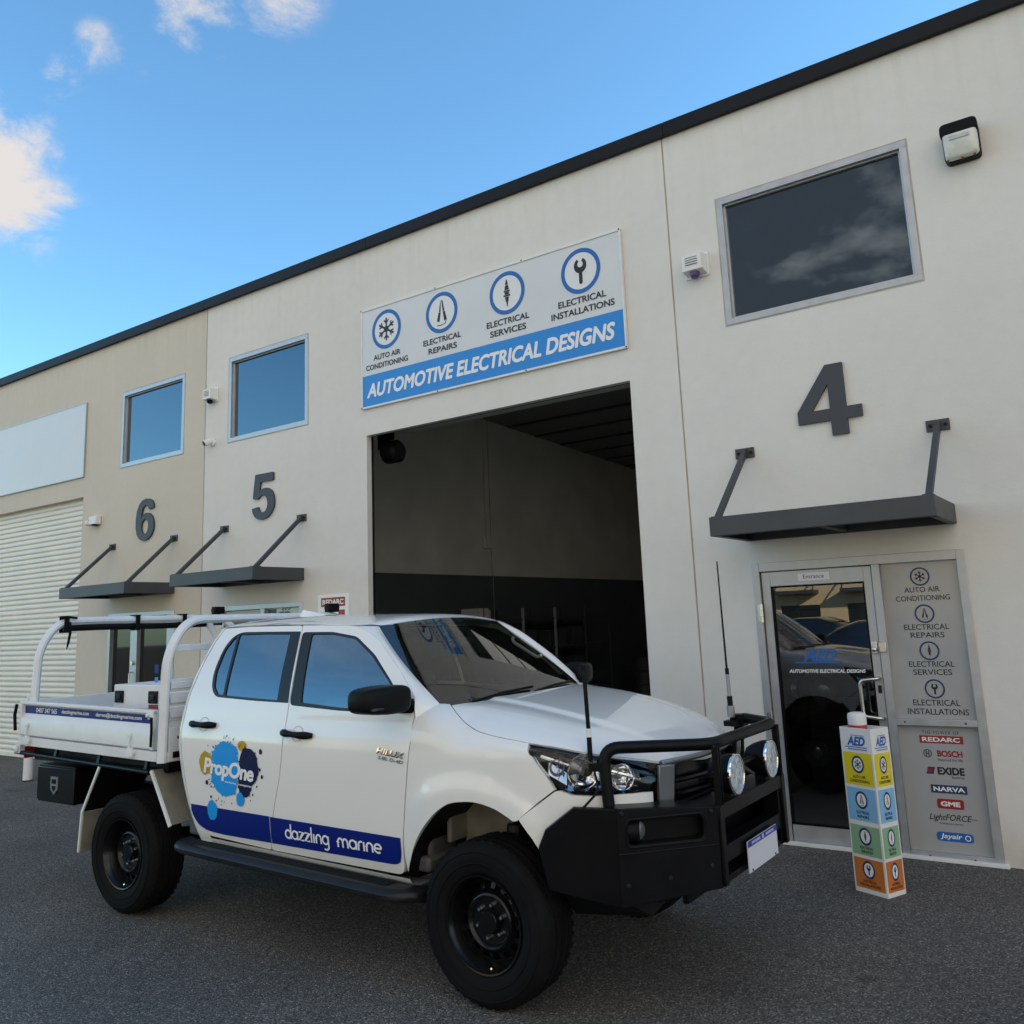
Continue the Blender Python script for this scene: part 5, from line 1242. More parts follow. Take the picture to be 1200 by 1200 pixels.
# interior
m = MB(M['dash']); m.box((-2.46,-.80,.56),(-.40,.80,.64)); m.box((-.46,-.76,.6),(-.42,.76,1.30)); m.grid(lambda u, v: (-.95+.60*u, v, 1.30+.07*u+.05*sin(pi*u)), [0,.2,.4,.6,.8,1], [-.78,-.4,0,.4,.78]); m.box((-.95,-.78,1.0),(-.45,.78,1.30)); m.build('dashboard', TR, bevel=.02)
m = MB(M['headliner']); m.grid(lambda u, y: (lerp(xf(y)-.05, -2.30, u), y*.97, roofz(lerp(xf(y)-.05, -2.30, u), y)-.035), [0,.3,.6,.9,1], ys); m.build('headliner', TR, smooth=60)
def seat(x, y, w, back=.62):
    m = MB(M['seat']); m.box((x-.02, y-w, .80), (x+.50, y+w, .98)); m.hexa([(x-.16,y-w,.90),(x+.02,y-w,.90),(x+.02,y+w,.90),(x-.16,y+w,.90),(x-.30,y-w*.85,.90+back),(x-.18,y-w*.85,.90+back),(x-.18,y+w*.85,.90+back),(x-.30,y+w*.85,.90+back)])
    o = m.build('seat', TR, bevel=.04, segs=3)
    for dy in ((0,) if w < .4 else (-.38, .38)):
        q = MB(M['seat']); q.box((x-.30,y+dy-.13,.94+back),(x-.20,y+dy+.13,1.14+back)); q.build('headrest', o, bevel=.035, segs=3)
seat(-1.30, -.38, .24); seat(-1.30, .38, .24); seat(-2.14, 0, .62, .56)
m = MB(M['black']); c = Vector((-.93,-.38,1.26)); ax = Vector((-.86,0,.5)).normalized(); u = Vector((0,1,0)); v = ax.cross(u)
m.tube([c+(u*cos(2*pi*k/28)+v*sin(2*pi*k/28))*.18 for k in range(29)], .015, 8, caps=False); m.bar(c-u*.17, c+u*.17, .04, .03); m.bar(c, c-v*.17, .04, .03); m.cyl(c, c-ax*.25, .03); m.build('steering_wheel', TR)
m = MB(M['headliner'])
for s in (1,): m.tube(fillet([(-.78,s*.60,1.74),(-.76,s*.57,1.71),(-.60,s*.625,1.60),(-.58,s*.655,1.61)], .04), .012, 8)
m.build('grab_handle', TR)
m = MB(M['black']); m.box((-.80,-.11,1.70),(-.76,.11,1.76)); m.build('rear_view_mirror', TR, bevel=.015)
# side mirrors
def mirror_unit(parent):
    m = MB(M['black']); 
    m.hexa([(-.53,-.900,1.385),(-.42,-.862,1.385),(-.42,-.85,1.385),(-.53,-.85,1.385),(-.54,-.905,1.45),(-.44,-.880,1.45),(-.44,-.82,1.47),(-.54,-.82,1.47)])
    nu, nv = 22, 14; cx, cy, cz = -.505, -1.035, 1.468; a, b, c = .086, .150, .075
    def e(t, p):
        X = cos(p)*cos(t); Y = cos(p)*sin(t); Z = sin(p); k = .48
        f = lambda q: (abs(q)**k)*(1 if q >= 0 else -1)
        x = cx + a*f(X) + .05*(f(Y)*-.5); 
        return (cx + a*f(X)*(1-.18*abs(f(Y))) - .035*f(Y)*-1 - (.03 if X < 0 else 0), cy + b*f(Y), cz + c*f(Z)*(1-.14*max(0, -f(Y))))
    m.grid(e, [2*pi*k/nu for k in range(nu+1)], [-pi/2+pi*k/nv for k in range(nv+1)])
    o = m.build('side_mirror', parent, smooth=50, merge=1e-4)
    return o
sm_ = mirror_unit(fdoor); mirror_copy(sm_, fdl)
m = MB(M['amber']); m.box((-.452,-1.175,1.425),(-.440,-1.06,1.437), M['lens']); m.build('mirror_indicator', fdoor)

# ------------------------------------------------------------------ wheels
def wheel(x, side):
    R = .392; yo = .892; w = .265
    t = bpy.data.objects.new('wheel', None); COL.objects.link(t); t.parent = TR; t.location = (x, side*yo, R)
    m = MB(M['rubber'])
    # profile: (radius, depth inward from the outer sidewall)
    pr = [(.226,.030),(.232,.018),(.245,.010),(.270,.002),(.300,-.004),(.326,-.004),(.348,.002),(.366,.014),(.379,.030),(.386,.046),
          (.386,.070),(.377,.073),(.377,.081),(.388,.084),(.390,.115),(.380,.118),(.380,.126),(.391,.129),(.391,.136),(.380,.139),(.380,.147),(.390,.150),(.388,.181),(.377,.184),(.377,.192),(.386,.195),
          (.386,.220),(.379,.236),(.366,.250),(.348,.262),(.300,.268),(.240,.255),(.226,.235)]
    m.lathe([(r, d) for r, d in pr], (0,0,0), (0,-side,0), 72, cap=False)
    for k in range(48):
        a = 2*pi*k/48; ca, sa = cos(a), sin(a); b = a+.052
        for d0, d1 in ((.030,.070),(.195,.236)):
            q = []
            for r in (.374, .3875):
                for an in (a-.022, a+.034):
                    for d in (d0+.004 if r > .38 else d0, d1): q.append((r*cos(an), -side*d, r*sin(an)))
            m.add(q, [(0,1,3,2),(4,6,7,5),(0,4,5,1),(2,3,7,6),(0,2,6,4),(1,5,7,3)])
    for r in (.285, .338): m.lathe([(r-.004,-.0035),(r,-.0065),(r+.004,-.0035)], (0,0,0), (0,-side,0), 64, cap=False)
    m.build('tyre', t, smooth=38)
    m = MB(M['rim'])
    m.lathe([(.222,.250),(.226,.235),(.205,.20),(.198,.10),(.200,.055),(.212,.040),(.226,.030),(.231,.016),(.228,.008),(.220,.010),(.214,.024),(.207,.034),(.203,.05),(.196,.07),(.186,.105)], (0,0,0), (0,-side,0), 64, cap=False)
    # disc with a ring of hand holes
    n = 16; r0, r1 = .150, .182
    for k in range(n):
        a0 = 2*pi*(k+.30)/n; a1 = 2*pi*(k+1.0-.0)/n
        a0 = 2*pi*(k+.62)/n; a1 = 2*pi*(k+1.0)/n
        P = lambda r, a, d: (r*cos(a), -side*d, r*sin(a))
        am = (a0+a1)/2
        for u, v in ((a0, am), (am, a1)): m.add([P(r0,u,.088), P(r0,v,.088), P(r1,v,.100), P(r1,u,.100), P(r0,u,.10), P(r0,v,.10), P(r1,v,.112), P(r1,u,.112)], [(0,1,2,3),(4,7,6,5),(0,4,5,1),(2,6,7,3),(0,3,7,4),(1,5,6,2)])
    m.lathe([(.196,.104),(.188,.102),(.181,.099)], (0,0,0), (0,-side,0), 64, cap=False)
    m.lathe([(.152,.089),(.146,.084),(.138,.070),(.132,.062),(.124,.060),(.116,.066),(.108,.082),(.060,.086),(.056,.060),(.050,.052),(.0,.050)], (0,0,0), (0,-side,0), 48, cap=False)
    rim = m.build('rim', t, smooth=40)
    m = MB(M['black']); m.lathe([(.200,.150),(.0,.150)], (0,0,0), (0,-side,0), 32, cap=False); m.lathe([(.16,.13),(.16,.2)], (0,0,0), (0,-side,0), 32, M['grey_powder']); m.build('brake_drum', t)
    m = MB(M['chrome'])
    for k in range(6):
        a = 2*pi*k/6+.35; c = Vector((.0775*cos(a), -side*.084, .0775*sin(a))); m.lathe([(.011,0),(.011,-.016),(.008,-.022),(0,-.023)], c, (0,-side,0), 6)
    c = Vector((.205*cos(-1.35), -side*.045, .205*sin(-1.35))); m.cyl(c, c+Vector((0, side*.035, .01)), .005, n=8)
    m.build('wheel_nut', rim)
    return t
for x in (0, -3.085):
    for s in (-1, 1): wheel(x, s)

# ------------------------------------------------------------------ chassis and underside
m = MB(M['grey_powder'])
for s in (-1, 1):
    m.box((-4.4, s*.38, .62), (.75, s*.47, .76), M['black'])
    m.bar((-3.9,s*.56,.62),(-3.085,s*.56,.46),.07,.05, M['black']); m.bar((-3.085,s*.56,.46),(-2.3,s*.56,.60),.07,.05, M['black'])
    m.tube([(0,s*.56,.80),(.0,s*.60,.45)], .05, 10); m.bar((-.3,s*.40,.46),(.0,s*.72,.36),.08,.05, M['black']); m.bar((.25,s*.40,.46),(.0,s*.72,.36),.08,.05, M['black'])
m.tube([(-3.085,-.74,.392),(-3.085,-.15,.392),(-3.085,-.12,.392),(-3.085,.12,.392),(-3.085,.15,.392),(-3.085,.74,.392)], [.045,.045,.13,.13,.045,.045], 14)
m.box((-2.35,-.72,.50),(-.55,.72,.545), M['black']); m.box((-1.9,-.35,.42),(-.7,.35,.70), M['black']); m.box((-.45,-.5,.40),(.5,.5,.46), M['black']); m.tube([(-3.0,.05,.42),(-1.6,.05,.55)], .04, 10); m.box((-2.35,.1,.42),(-1.2,.45,.6), M['black'])  # wide low plates added to block light under the cab
m.build('chassis', TR, bevel=.006)
# side step
def step(s):
    m = MB(M['grey_powder'])
    top = lambda x: .556-.0285*(x+2.38)
    X = [-2.44,-2.42,-2.38,-2.30,-1.9,-1.4,-.9,-.58,-.50,-.44,-.41]
    inn = [.10,.05,.02,0,0,0,0,0,.02,.06,.12]
    sec = [(.80,-.010),(.86,0),(.93,0),(.965,-.008),(.982,-.028),(.978,-.050),(.955,-.064),(.90,-.068),(.80,-.060)]
    m.grid(lambda i, j: (X[i], s*(sec[j][0]-inn[i]*(1 if sec[j][0] > .85 else .2)), top(X[i])+sec[j][1]-(.012 if i in (0, len(X)-1) else 0)), list(range(len(X))), list(range(len(sec))), flip=(s < 0))
    for i in (0, len(X)-1): m.poly([(X[i], s*(y-inn[i]*(1 if y > .85 else .2)), top(X[i])+d-.012) for y, d in sec])
    o = m.build('side_step', TR, smooth=45)
    b = MB(M['black'])
    for x in (-2.1,-1.3,-.7): b.bar((x, s*.82, top(x)-.03), (x, s*.45, .62), .04, .04)
    for k in range(9): b.box((-2.2+.007*k, s*(.835+.008*k), 0), (-2.2+.007*k+.001, s*(.838+.008*k), .0)) if False else None
    for k in range(4): b.tube([(-2.30, s*(.85+.022*k), top(-2.30)+.002), (-.60, s*(.85+.022*k), top(-.60)+.002)], .004, 6)
    b.build('step_bracket', o)
step(-1); step(1)

# ------------------------------------------------------------------ bull bar
K = M['powder']
bb = MB(K)
wp = lambda s: [(.395,s*.888,.868),(.545,s*.866,.978),(.735,s*.802,.974),(1.10,s*.478,.958)]
wb = lambda s: [(.352,s*.887,.785),(.40,s*.880,.60),(.735,s*.802,.545),(1.10,s*.478,.598)]
c0, c1 = Vector((.735,-.802,0)), Vector((1.10,-.478,0)); cd = (c1-c0); cl = cd.length; cd.normalize(); cn = Vector((cd.y,-cd.x,0))
def WF(s): return lambda u, z, d: (lambda p: (p.x, p.y*-s, p.z))(c0 + cd*u - cn*d + Vector((0,0,z)))
ztop = lambda u: .974-.016*u/cl; zbot = lambda u: .545+.053*u/cl
for s in (-1, 1):
    T_, B_ = wp(s), wb(s)
    for i in range(2):
        a, b, c, d = B_[i], B_[i+1], T_[i+1], T_[i]
        inn = lambda p: (p[0]-.02, p[1]-s*.035, p[2])
        bb.hexa([a, b, inn(b), inn(a), d, c, inn(c), inn(d)] if s < 0 else [inn(a), inn(b), b, a, inn(d), inn(c), c, d])
    fn = WF(s)
    hole = round_poly([(.055,.812),(.40,.822),(.415,.838),(.415,.905),(.40,.925),(.055,.915)], .02, 4)
    panel(bb, [(0,zbot(0)),(cl,zbot(cl)),(cl,ztop(cl)),(0,ztop(0))], [hole], fn, .06, .07, K, flip=(s > 0))
    # recess floor and a top flange
    bb.poly([fn(.05,.80,.069), fn(.42,.81,.069), fn(.42,.93,.069), fn(.05,.92,.069)], K)
    bb.hexa([fn(0,ztop(0)-.03,.0), fn(cl,ztop(cl)-.03,.0), fn(cl,ztop(cl)-.03,.16), fn(0,ztop(0)-.03,.16), fn(0,ztop(0)+.002,.012), fn(cl,ztop(cl)+.002,.012), fn(cl,ztop(cl)+.002,.16), fn(0,ztop(0)+.002,.16)], K)
    bb.hexa([(.44,s*.72,.46),(.78,s*.58,.46),(.74,s*.35,.46),(.42,s*.45,.46),(.42,s*.83,.61),(.745,s*.77,.56),(.745,s*.45,.58),(.42,s*.50,.60)], M['black'])
bb.hexa([(1.0,-.44,.60),(1.0,.44,.60),(.55,.55,.50),(.55,-.55,.50),(1.02,-.44,.63),(1.02,.44,.63),(.6,.55,.54),(.6,-.55,.54)], M['black'])
# centre section
X = 1.105
bb.box((X-.16,-.478,.890),(X,.478,.959)); bb.box((X-.10,-.478,.600),(X-.012,-.395,.889)); bb.box((X-.10,.395,.600),(X-.012,.478,.889))
bb.box((X-.10,-.394,.685),(X-.014,.394,.762)); bb.box((X-.10,-.394,.596),(X-.018,.394,.625)); bb.box((X-.22,-.47,.5),(X-.19,.47,.96), M['black'])
for y in (-.470, .424): bb.box((X-.011, y, .602), (X+.006, y+.046, .958))
bar_ = bb.build('bull_bar', TR, smooth=30, bevel=.006)
hp = MB(K)
hp.tube(fillet([(.665,-.735,.95),(.645,-.735,1.235),(1.075,-.43,1.232),(1.085,.43,1.234),(.80,.66,1.235),(.78,.675,.95)], .085, 8), .029, 16)
hp.build('hoop', bar_, smooth=50)
up = MB(K)
for y in (-.435, .435):
    up.box((1.078, y-.016, .955), (1.112, y-.008, 1.225)); up.box((1.078, y+.008, .955), (1.112, y+.016, 1.225)); up.box((1.082, y-.007, .955), (1.09, y+.007, 1.225), M['silver'])
up.tube([(1.06,-.42,1.085),(1.06,.42,1.085)], .016, 10)
for y in (-.25, .26): up.box((1.03, y-.03, .955), (1.09, y+.03, 1.0))
up.build('upright', bar_, bevel=.003)
for y in (-.25, .262):
    h = MB(M['black']); c = Vector((1.115, y, 1.068)); h.lathe([(.02,-.135),(.055,-.125),(.076,-.09),(.094,-.04),(.096,0)], c, (1,0,0), 32); h.bar(c+Vector((-.05,0,-.09)), c+Vector((-.05,0,-.12)), .05, .03); sp = h.build('spotlight', TR, smooth=40)
    r = MB(M['chrome']); r.lathe([(.096,-.006),(.099,.003),(.096,.009),(.090,.010),(.088,.004)], c, (1,0,0), 40, cap=False); r.build('spotlight_rim', sp)
    b = MB(M['chrome']); b.lathe([(.02,-.05),(.06,-.035),(.087,.0)], c, (1,0,0), 32, cap=False); b.lathe([(.018,-.05),(.018,-.02),(0,-.015)], c, (1,0,0), 12, M['silver']); b.build('reflector', sp, smooth=40)
    l = MB(M['spot_glass']); l.lathe([(.089,.006),(.06,.011),(0,.013)], c, (1,0,0), 32, cap=False)
    l.build('spotlight_lens', sp, smooth=60)
    g_ = MB(M['lamp_lens']); 
    for k in range(-4, 5): wz = math.sqrt(max(0, .084**2-(.02*k)**2)); g_.box((c.x-.001, c.y+.02*k-.0012, c.z-wz), (c.x+.0005, c.y+.02*k+.0012, c.z+wz))
    g_.box((c.x-.001, c.y-.09, c.z-.012), (c.x+.0008, c.y+.09, c.z+.012), M['grey_powder']) if False else None
    g_.build('lens_ribs', sp)
for s in (-1, 1):
    fn = WF(s); f = MB(M['silver']); a = Vector(fn(.11, .868, .03)); f.lathe([(.05,-.05),(.048,0),(.040,.008)], a, (.9,-.35*-s*-1,0), 20, M['black'], cap=False); f.lathe([(.043,-.002),(.02,.006),(0,.008)], a, (.9,.35*s,0), 20, cap=False); f.build('fog_lamp', bar_, smooth=40)
for s in (-1, 1):
    fn = WF(s); bo_ = MB(M['grey_powder'])
    for u, z in ((.04,.64),(.24,.66),(.44,.70),(.455,.94),(.025,.955)): bo_.lathe([(.011,0),(.011,.006),(.007,.010),(0,.010)], fn(u, z, 0), Vector(fn(u, z, -1))-Vector(fn(u, z, 0)), 8, M['grey_powder'])
    lip = round_poly([(.045,.802),(.41,.812),(.427,.83),(.427,.913),(.41,.935),(.045,.925)], .025, 5)
    bo_.tube([fn(u, z, .0) for u, z in lip] + [fn(*lip[0], .0)], .005, 6, M['powder'], caps=False)
    bo_.tube([fn(.005,.775,.0), fn(cl-.005,.79,.0)], .004, 6, M['powder'])
    bo_.build('bar_fixing', bar_, smooth=40)
pl = MB(M['plate_white']); pl.box((X+.004,-.172,.590),(X+.010,.256,.735), M['plate_white']); 
FPn = lambda u, v, d: (X+.011-d, u, v)
put_rect(pl, FPn, -.172, .256, .706, .735, M['plate_blue']); 
for k in range(7): put_rect(pl, FPn, -.12+.018*k, -.108+.018*k, .715, .727, M['plate_white'], d=-.001); put_rect(pl, FPn, .085+.018*k, .097+.018*k, .715, .727, M['plate_white'], d=-.001)
put_rect(pl, FPn, .032, .052, .711, .731, M['plate_white'], d=-.001)
for u, v in ((-.13,.598),(.21,.598)): pl.lathe([(.006,0),(.006,.003),(0,.004)], (X+.010,u,v), (1,0,0), 8, M['grey_powder'])
pl.build('number_plate', TR, smooth=0)
def aerial(pts, rad, mats, name, extra):
    m = MB(M['black'])
    for i in range(len(pts)-1): m.cyl(pts[i], pts[i+1], rad[i], rad[i] if i < len(pts)-2 else rad[i]*.6, 10, M[mats[i]])
    extra(m); return m.build(name, TR, smooth=40)
aerial([(.582,-.745,1.14),(.580,-.745,1.285),(.579,-.745,1.325),(.572,-.746,1.575),(.571,-.746,1.60)], [.0125,.0125,.0105,.012], ['black','white_plastic','black','black'], 'antenna', lambda m: (m.box((.57,-.765,1.13),(.66,-.725,1.165), M['black']), m.tube(fillet([(.60,-.75,1.14),(.645,-.79,1.05),(.60,-.81,1.0),(.57,-.84,.965)], .05), .006, 8, M['black'])))
aerial([(.800,.55,1.19),(.800,.55,1.245),(.799,.55,1.310),(.798,.55,1.365),(.796,.55,1.49),(.795,.55,1.525),(.788,.55,2.16)], [.010,.022,.016,.0105,.0115,.0065], ['black','silver','black','silver','black','black'], 'antenna', lambda m: (m.box((.76,.52,1.195),(.84,.60,1.225), M['black']), m.box((.79,.58,1.19),(.86,.66,1.255), M['black'])))

# ------------------------------------------------------------------ tray
W_ = M['tray_white']
tzz = lambda x, z: z - (x+4.5)*.0195
def shear(mb): mb.v = [(p[0], p[1], tzz(p[0], p[2])) for p in mb.v]; return mb
xr_, xf_ = -4.525, -2.615
tray = MB(W_); tray.box((xr_+.02,-.87,1.075),(xf_,.87,1.115), M['tray_grey']); tray.box((xr_,-.895,1.052),(xr_+.10,.895,1.118)); tray.box((xf_-.08,-.895,1.052),(xf_+.01,.895,1.118))
for k in range(9): tray.box((xr_+.12+.2*k,-.86,1.116),(xr_+.27+.2*k,.86,1.121), M['tray_grey'])
for s in (-1, 1):
    tray.box((xr_+.10, s*.86, 1.052), (xf_-.08, s*.900, 1.118))
tr_o = shear(tray).build('tray', TR, bevel=.006)
def drop_side(s):
    prof = [(.868,1.128),(.902,1.128),(.908,1.135),(.910,1.245),(.906,1.255),(.884,1.288),(.882,1.296),(.882,1.350),(.886,1.356),(.900,1.360),(.904,1.366),(.904,1.380),(.900,1.386),(.860,1.386),(.856,1.380),(.856,1.36),(.868,1.35),(.868,1.29)]
    a, b = xr_+.025, -2.725; m = MB(W_); n = len(prof)
    m.add([(a, s*y, z) for y, z in prof] + [(b, s*y, z) for y, z in prof], [(i, (i+1) % n, n+(i+1) % n, n+i) if s > 0 else (n+i, n+(i+1) % n, (i+1) % n, i) for i in range(n)] + [tuple(range(n)), tuple(range(2*n-1, n-1, -1))])
    for x in (a, b-.03): m.box((x, s*.880, 1.128), (x+.03, s*.911, 1.384))
    return shear(m).build('drop_side', TR, smooth=30, bevel=.002)
ds = drop_side(-1); ds2 = drop_side(1); ds2.data.materials[0] = M['tray_shaded']  # far side gets its shade as a darker grey
m = MB(M['navy']); DS = lambda u, v, d: (u, -.8855+d, tzz(u, v))
put_rect(m, DS, -4.46, -2.765, 1.295, 1.351, M['navy'])
for s_, a, b in (('0407 347 565', -4.29, -3.99), ('dazzlingmarine.com', -3.92, -3.55), ('darren@dazzlingmarine.com', -3.46, -2.89)): put_text(m, s_, DS, a, b, 1.306, 1.342, M['white_vinyl'], bold=.012, d=-.002)
m.build('vinyl_stripe', ds, smooth=0)
for x in (-4.36, -2.98):
    l = MB(W_); l.tube([(x,-.915,1.205),(x,-.924,1.16),(x,-.920,1.115)], [.012,.008,.008], 8); l.lathe([(.0,-.02),(.014,-.012),(.016,0),(.014,.012),(0,.02)], (x,-.915,1.21), (0,0,1), 10); l.box((x-.05,-.925,1.085),(x+.05,-.900,1.112)); l.hexa([(x-.03,-.93,1.07),(x+.045,-.93,1.07),(x+.045,-.90,1.07),(x-.03,-.90,1.07),(x-.015,-.93,1.13),(x+.02,-.93,1.13),(x+.02,-.90,1.13),(x-.015,-.90,1.13)])
    shear(l).build('side_latch', ds, bevel=.004)
m = MB(W_); m.box((-2.80,-.905,1.325),(-2.735,-.870,1.372)); m.cyl((-2.76,-.92,1.345),(-2.76,-.87,1.345),.016,n=10,mat=M['chrome']); m.cyl((-2.80,-.915,1.35),(-2.80,-.885,1.35),.012,n=10); shear(m).build('corner_catch', ds, bevel=.004)
m = MB(M['rubber']); m.tube([(-2.735,-.915,1.34),(-2.728,-.918,1.25),(-2.735,-.916,1.15)], .009, 8); shear(m).build('rubber_strap', ds); m = MB(M['rubber']); m.tube([(-4.535,-.915,1.36),(-4.55,-.92,1.28),(-4.54,-.915,1.16)], .012, 8); shear(m).build('rubber_strap', ds)
m = MB(W_); m.box((xr_-.005,-.85,1.128),(xr_+.025,.85,1.384))
for z in (1.2, 1.29): m.box((xr_-.012,-.84,z),(xr_-.005,.84,z+.05))
shear(m).build('tailgate', TR, bevel=.004)
# hoops
def hoop(x, ztop, half, w, zb, name, knee):
    m = MB(W_); path = fillet([(x,-half-.0,zb),(x,-half+.015,knee),(x,-half+.165,ztop),(x,half-.165,ztop),(x,half-.015,knee),(x,half,zb)], .20, 8)
    def sq(path):
        pts = path; N = len(pts); rings = []
        for i in range(N):
            a = pts[max(0, i-1)]; b = pts[min(N-1, i+1)]; t = (b-a).normalized(); u = Vector((1,0,0)); v = t.cross(u)
            c_ = .30
            ring = []
            for (p, q) in ((-1,-c_),(-c_,-1),(c_,-1),(1,-c_),(1,c_),(c_,1),(-c_,1),(-1,c_)):
                ring.append(pts[i] + u*p*w/2 + v*q*.030)
            rings.append(ring)
        m.add([p for r in rings for p in r], [(i*8+k, i*8+(k+1) % 8, (i+1)*8+(k+1) % 8, (i+1)*8+k) for i in range(N-1) for k in range(8)] + [tuple(range(8))[::-1], tuple((N-1)*8+k for k in range(8))])
    sq(path); return m.build(name, TR, smooth=40)
rh = hoop(-4.37, 1.998, .865, .062, 1.375, 'ladder_rack', 1.79)
fh = hoop(-2.63, 1.955, .900, .075, 1.015, 'ladder_rack', 1.72)
def stopper(parent, x, y, z):
    m = MB(M['black']); m.box((x-.035,y-.05,z+.03),(x+.035,y+.05,z+.10)); m.cyl((x,y-.06,z+.065),(x,y+.06,z+.065),.030,n=12); m.cyl((x,y,z-.06),(x,y,z+.04),.014,n=10,mat=M['alu_bright']); m.box((x-.045,y-.02,z-.075),(x+.045,y+.02,z+.0)); m.build('ladder_stop', parent, bevel=.006)
stopper(rh, -4.37, .84, 2.0); stopper(fh, -2.63, .65, 1.955)
m = MB(W_); m.box((-2.655,-.86,1.74),(-2.61,.86,1.785)); m.bar((-2.632,-.20,1.94),(-2.632,.05,1.76),.035,.035,up=(1,0,0)); m.bar((-2.632,.20,1.94),(-2.632,-.05+.0,1.76),.035,.035,up=(1,0,0)) if False else None
m.bar((-2.632,-.42,1.95),(-2.632,-.20,1.775),.04,.04,up=(1,0,0)); m.bar((-2.632,.42,1.95),(-2.632,.20,1.775),.04,.04,up=(1,0,0)); m.build('rack_brace', fh, bevel=.004)
m = MB(W_)
for z in (1.28, 1.375, 1.47): m.box((-2.655,-.855,z),(-2.625,.855,z+.085)); m.box((-2.625,-.855,z+.02),(-2.612,.855,z+.065))
m.box((-2.650,-.85,1.03),(-2.63,.85,1.279)); m.box((-2.625,-.87,1.02),(-2.600,-.70,1.24)); m.box((-2.600,-.84,1.04),(-2.588,-.75,1.08), M['black']); m.cyl((-2.600,-.80,1.17),(-2.592,-.80,1.17),.010,n=8,mat=M['black']); m.build('headboard', TR, bevel=.004)
m = MB(M['purple']); m.box((-2.69,-.9335,1.60),(-2.645,-.9315,1.66), M['navy']); m.box((-2.685,-.9335,1.54),(-2.65,-.9315,1.575), M['sign_blue']); m.build('rack_sticker', fh)
# under tray rail, mudguards, underbody box
m = MB(M['powder']); m.tube([(-4.59,-.875,.992),(-2.80,-.875,.940)], .016, 10); 
for x in (-4.54,-4.0,-3.42,-2.84): m.bar((x,-.875,tzz(x,.99)),(x,-.86,tzz(x,1.06)),.03,.02)
m.box((-4.45,-.80,.93),(-2.7,.80,1.05), M['black']); m.build('tie_rail', TR)
m = MB(W_); m.box((-4.575,-.895,.985),(-4.50,-.85,1.05)); m.lathe([(.028,0),(.028,.015),(.018,.02)], (-4.535,-.895,1.02), (0,-1,0), 14); m.build('corner_socket', TR, bevel=.004)
for s in (-1, 1):
    m = MB(M['mudguard'])
    m.hexa([(-2.555,s*.455,.622),(-2.552,s*.875,.622),(-2.532,s*.875,.627),(-2.54,s*.455,.627),(-2.80,s*.455,.955),(-2.775,s*.875,.955),(-2.755,s*.875,.96),(-2.78,s*.455,.96)]); g1 = m.build('mudguard', TR, bevel=.003)
    m = MB(M['white_steel']); m.bar((-2.768,s*.883,.955),(-2.542,s*.883,.618),.014,.022); m.build('guard_edge', g1)
    m = MB(M['mudguard']); m.hexa([(-3.625,s*.455,.345),(-3.625,s*.875,.345),(-3.608,s*.875,.345),(-3.608,s*.455,.345),(-3.600,s*.455,.615),(-3.600,s*.875,.615),(-3.582,s*.875,.62),(-3.582,s*.455,.62)]); m.build('mud_flap', TR, bevel=.003)
    m = MB(M['black']); m.hexa([(-3.598,s*.455,.62),(-3.598,s*.875,.62),(-3.582,s*.875,.625),(-3.582,s*.455,.625),(-3.390,s*.455,.955),(-3.390,s*.875,.955),(-3.370,s*.875,.96),(-3.370,s*.455,.96)]); m.box((-3.390,s*.455,.945),(-2.76,s*.87,.962)); g2 = m.build('mudguard', TR)
    m = MB(M['white_steel']); m.bar((-3.385,s*.882,.96),(-3.595,s*.882,.618),.012,.018); m.bar((-3.595,s*.882,.618),(-3.620,s*.882,.345),.012,.014); m.build('guard_edge', g2)
m = MB(M['black_gloss']); m.box((-4.27,-.85,.645),(-3.77,-.42,.915)); m.box((-4.275,-.858,.66),(-3.765,-.85,.90)); ub = m.build('underbody_toolbox', TR, bevel=.012)
m = MB(M['silver']); m.prism([(-4.075,.835),(-4.075,.745),(-4.025,.705),(-3.975,.745),(-3.975,.835)], lambda u, v, d: (u, d, v), -.864, -.856); m.prism([(-4.055,.818),(-4.055,.785),(-3.995,.785),(-3.995,.818)], lambda u, v, d: (u, d, v), -.866, -.862, M['black_gloss']); m.prism([(-4.05,.770),(-4.05,.750),(-4.025,.728),(-4.0,.750),(-4.0,.770)], lambda u, v, d: (u, d, v), -.866, -.862, M['black_gloss']); m.build('toolbox_badge', ub)
m = MB(M['red']); m.box((-4.535,-.84,.94),(-4.525,-.70,1.03)); m.build('tail_light', TR); m = MB(M['red']); m.box((-4.535,.70,.94),(-4.525,.84,1.03)); m.build('tail_light', TR)

# things carried by the ute
def world_of(p): return TR.matrix_basis @ Vector(p)
TRM = Matrix.Translation(TR.location) @ Matrix.Rotation(TR.rotation_euler.z, 4, 'Z')
p = TRM @ Vector((-3.28, -.30, 1.105))
t = thing('toolbox', 'white steel toolbox with two black latches standing in the tray', 'toolbox', p, TR.rotation_euler.z)
m = MB(M['white_steel']); m.box((-.49,-.24,0),(.48,.25,.28)); m.build('box_body', t, bevel=.008)
m = MB(M['white_steel']); m.box((-.505,-.255,.205),(.49,.26,.385)); lid = m.build('box_lid', t, bevel=.008)
for x in (-.42, .02):
    m = MB(M['black']); m.box((x-.055,-.268,.25),(x+.055,-.255,.34)); m.box((x-.02,-.276,.275),(x+.03,-.268,.315), M['black_gloss']); m.build('latch', lid, bevel=.005)
m = MB(M['dkred']); m.box((-.04,-.2575,.212),(.08,-.2555,.240)); m.build('sticker', t)
p = TRM @ Vector((-4.37, 0, 1.94))
t = thing('rolled_awning', 'long black rolled awning strapped under the rear ladder rack', 'awning', p, TR.rotation_euler.z)
m = MB(M['black']); m.tube([(.0,-.66,.0),(0,-.3,.003),(0,.2,-.003),(0,.70,0)], .026, 12); m.build('roll', t)
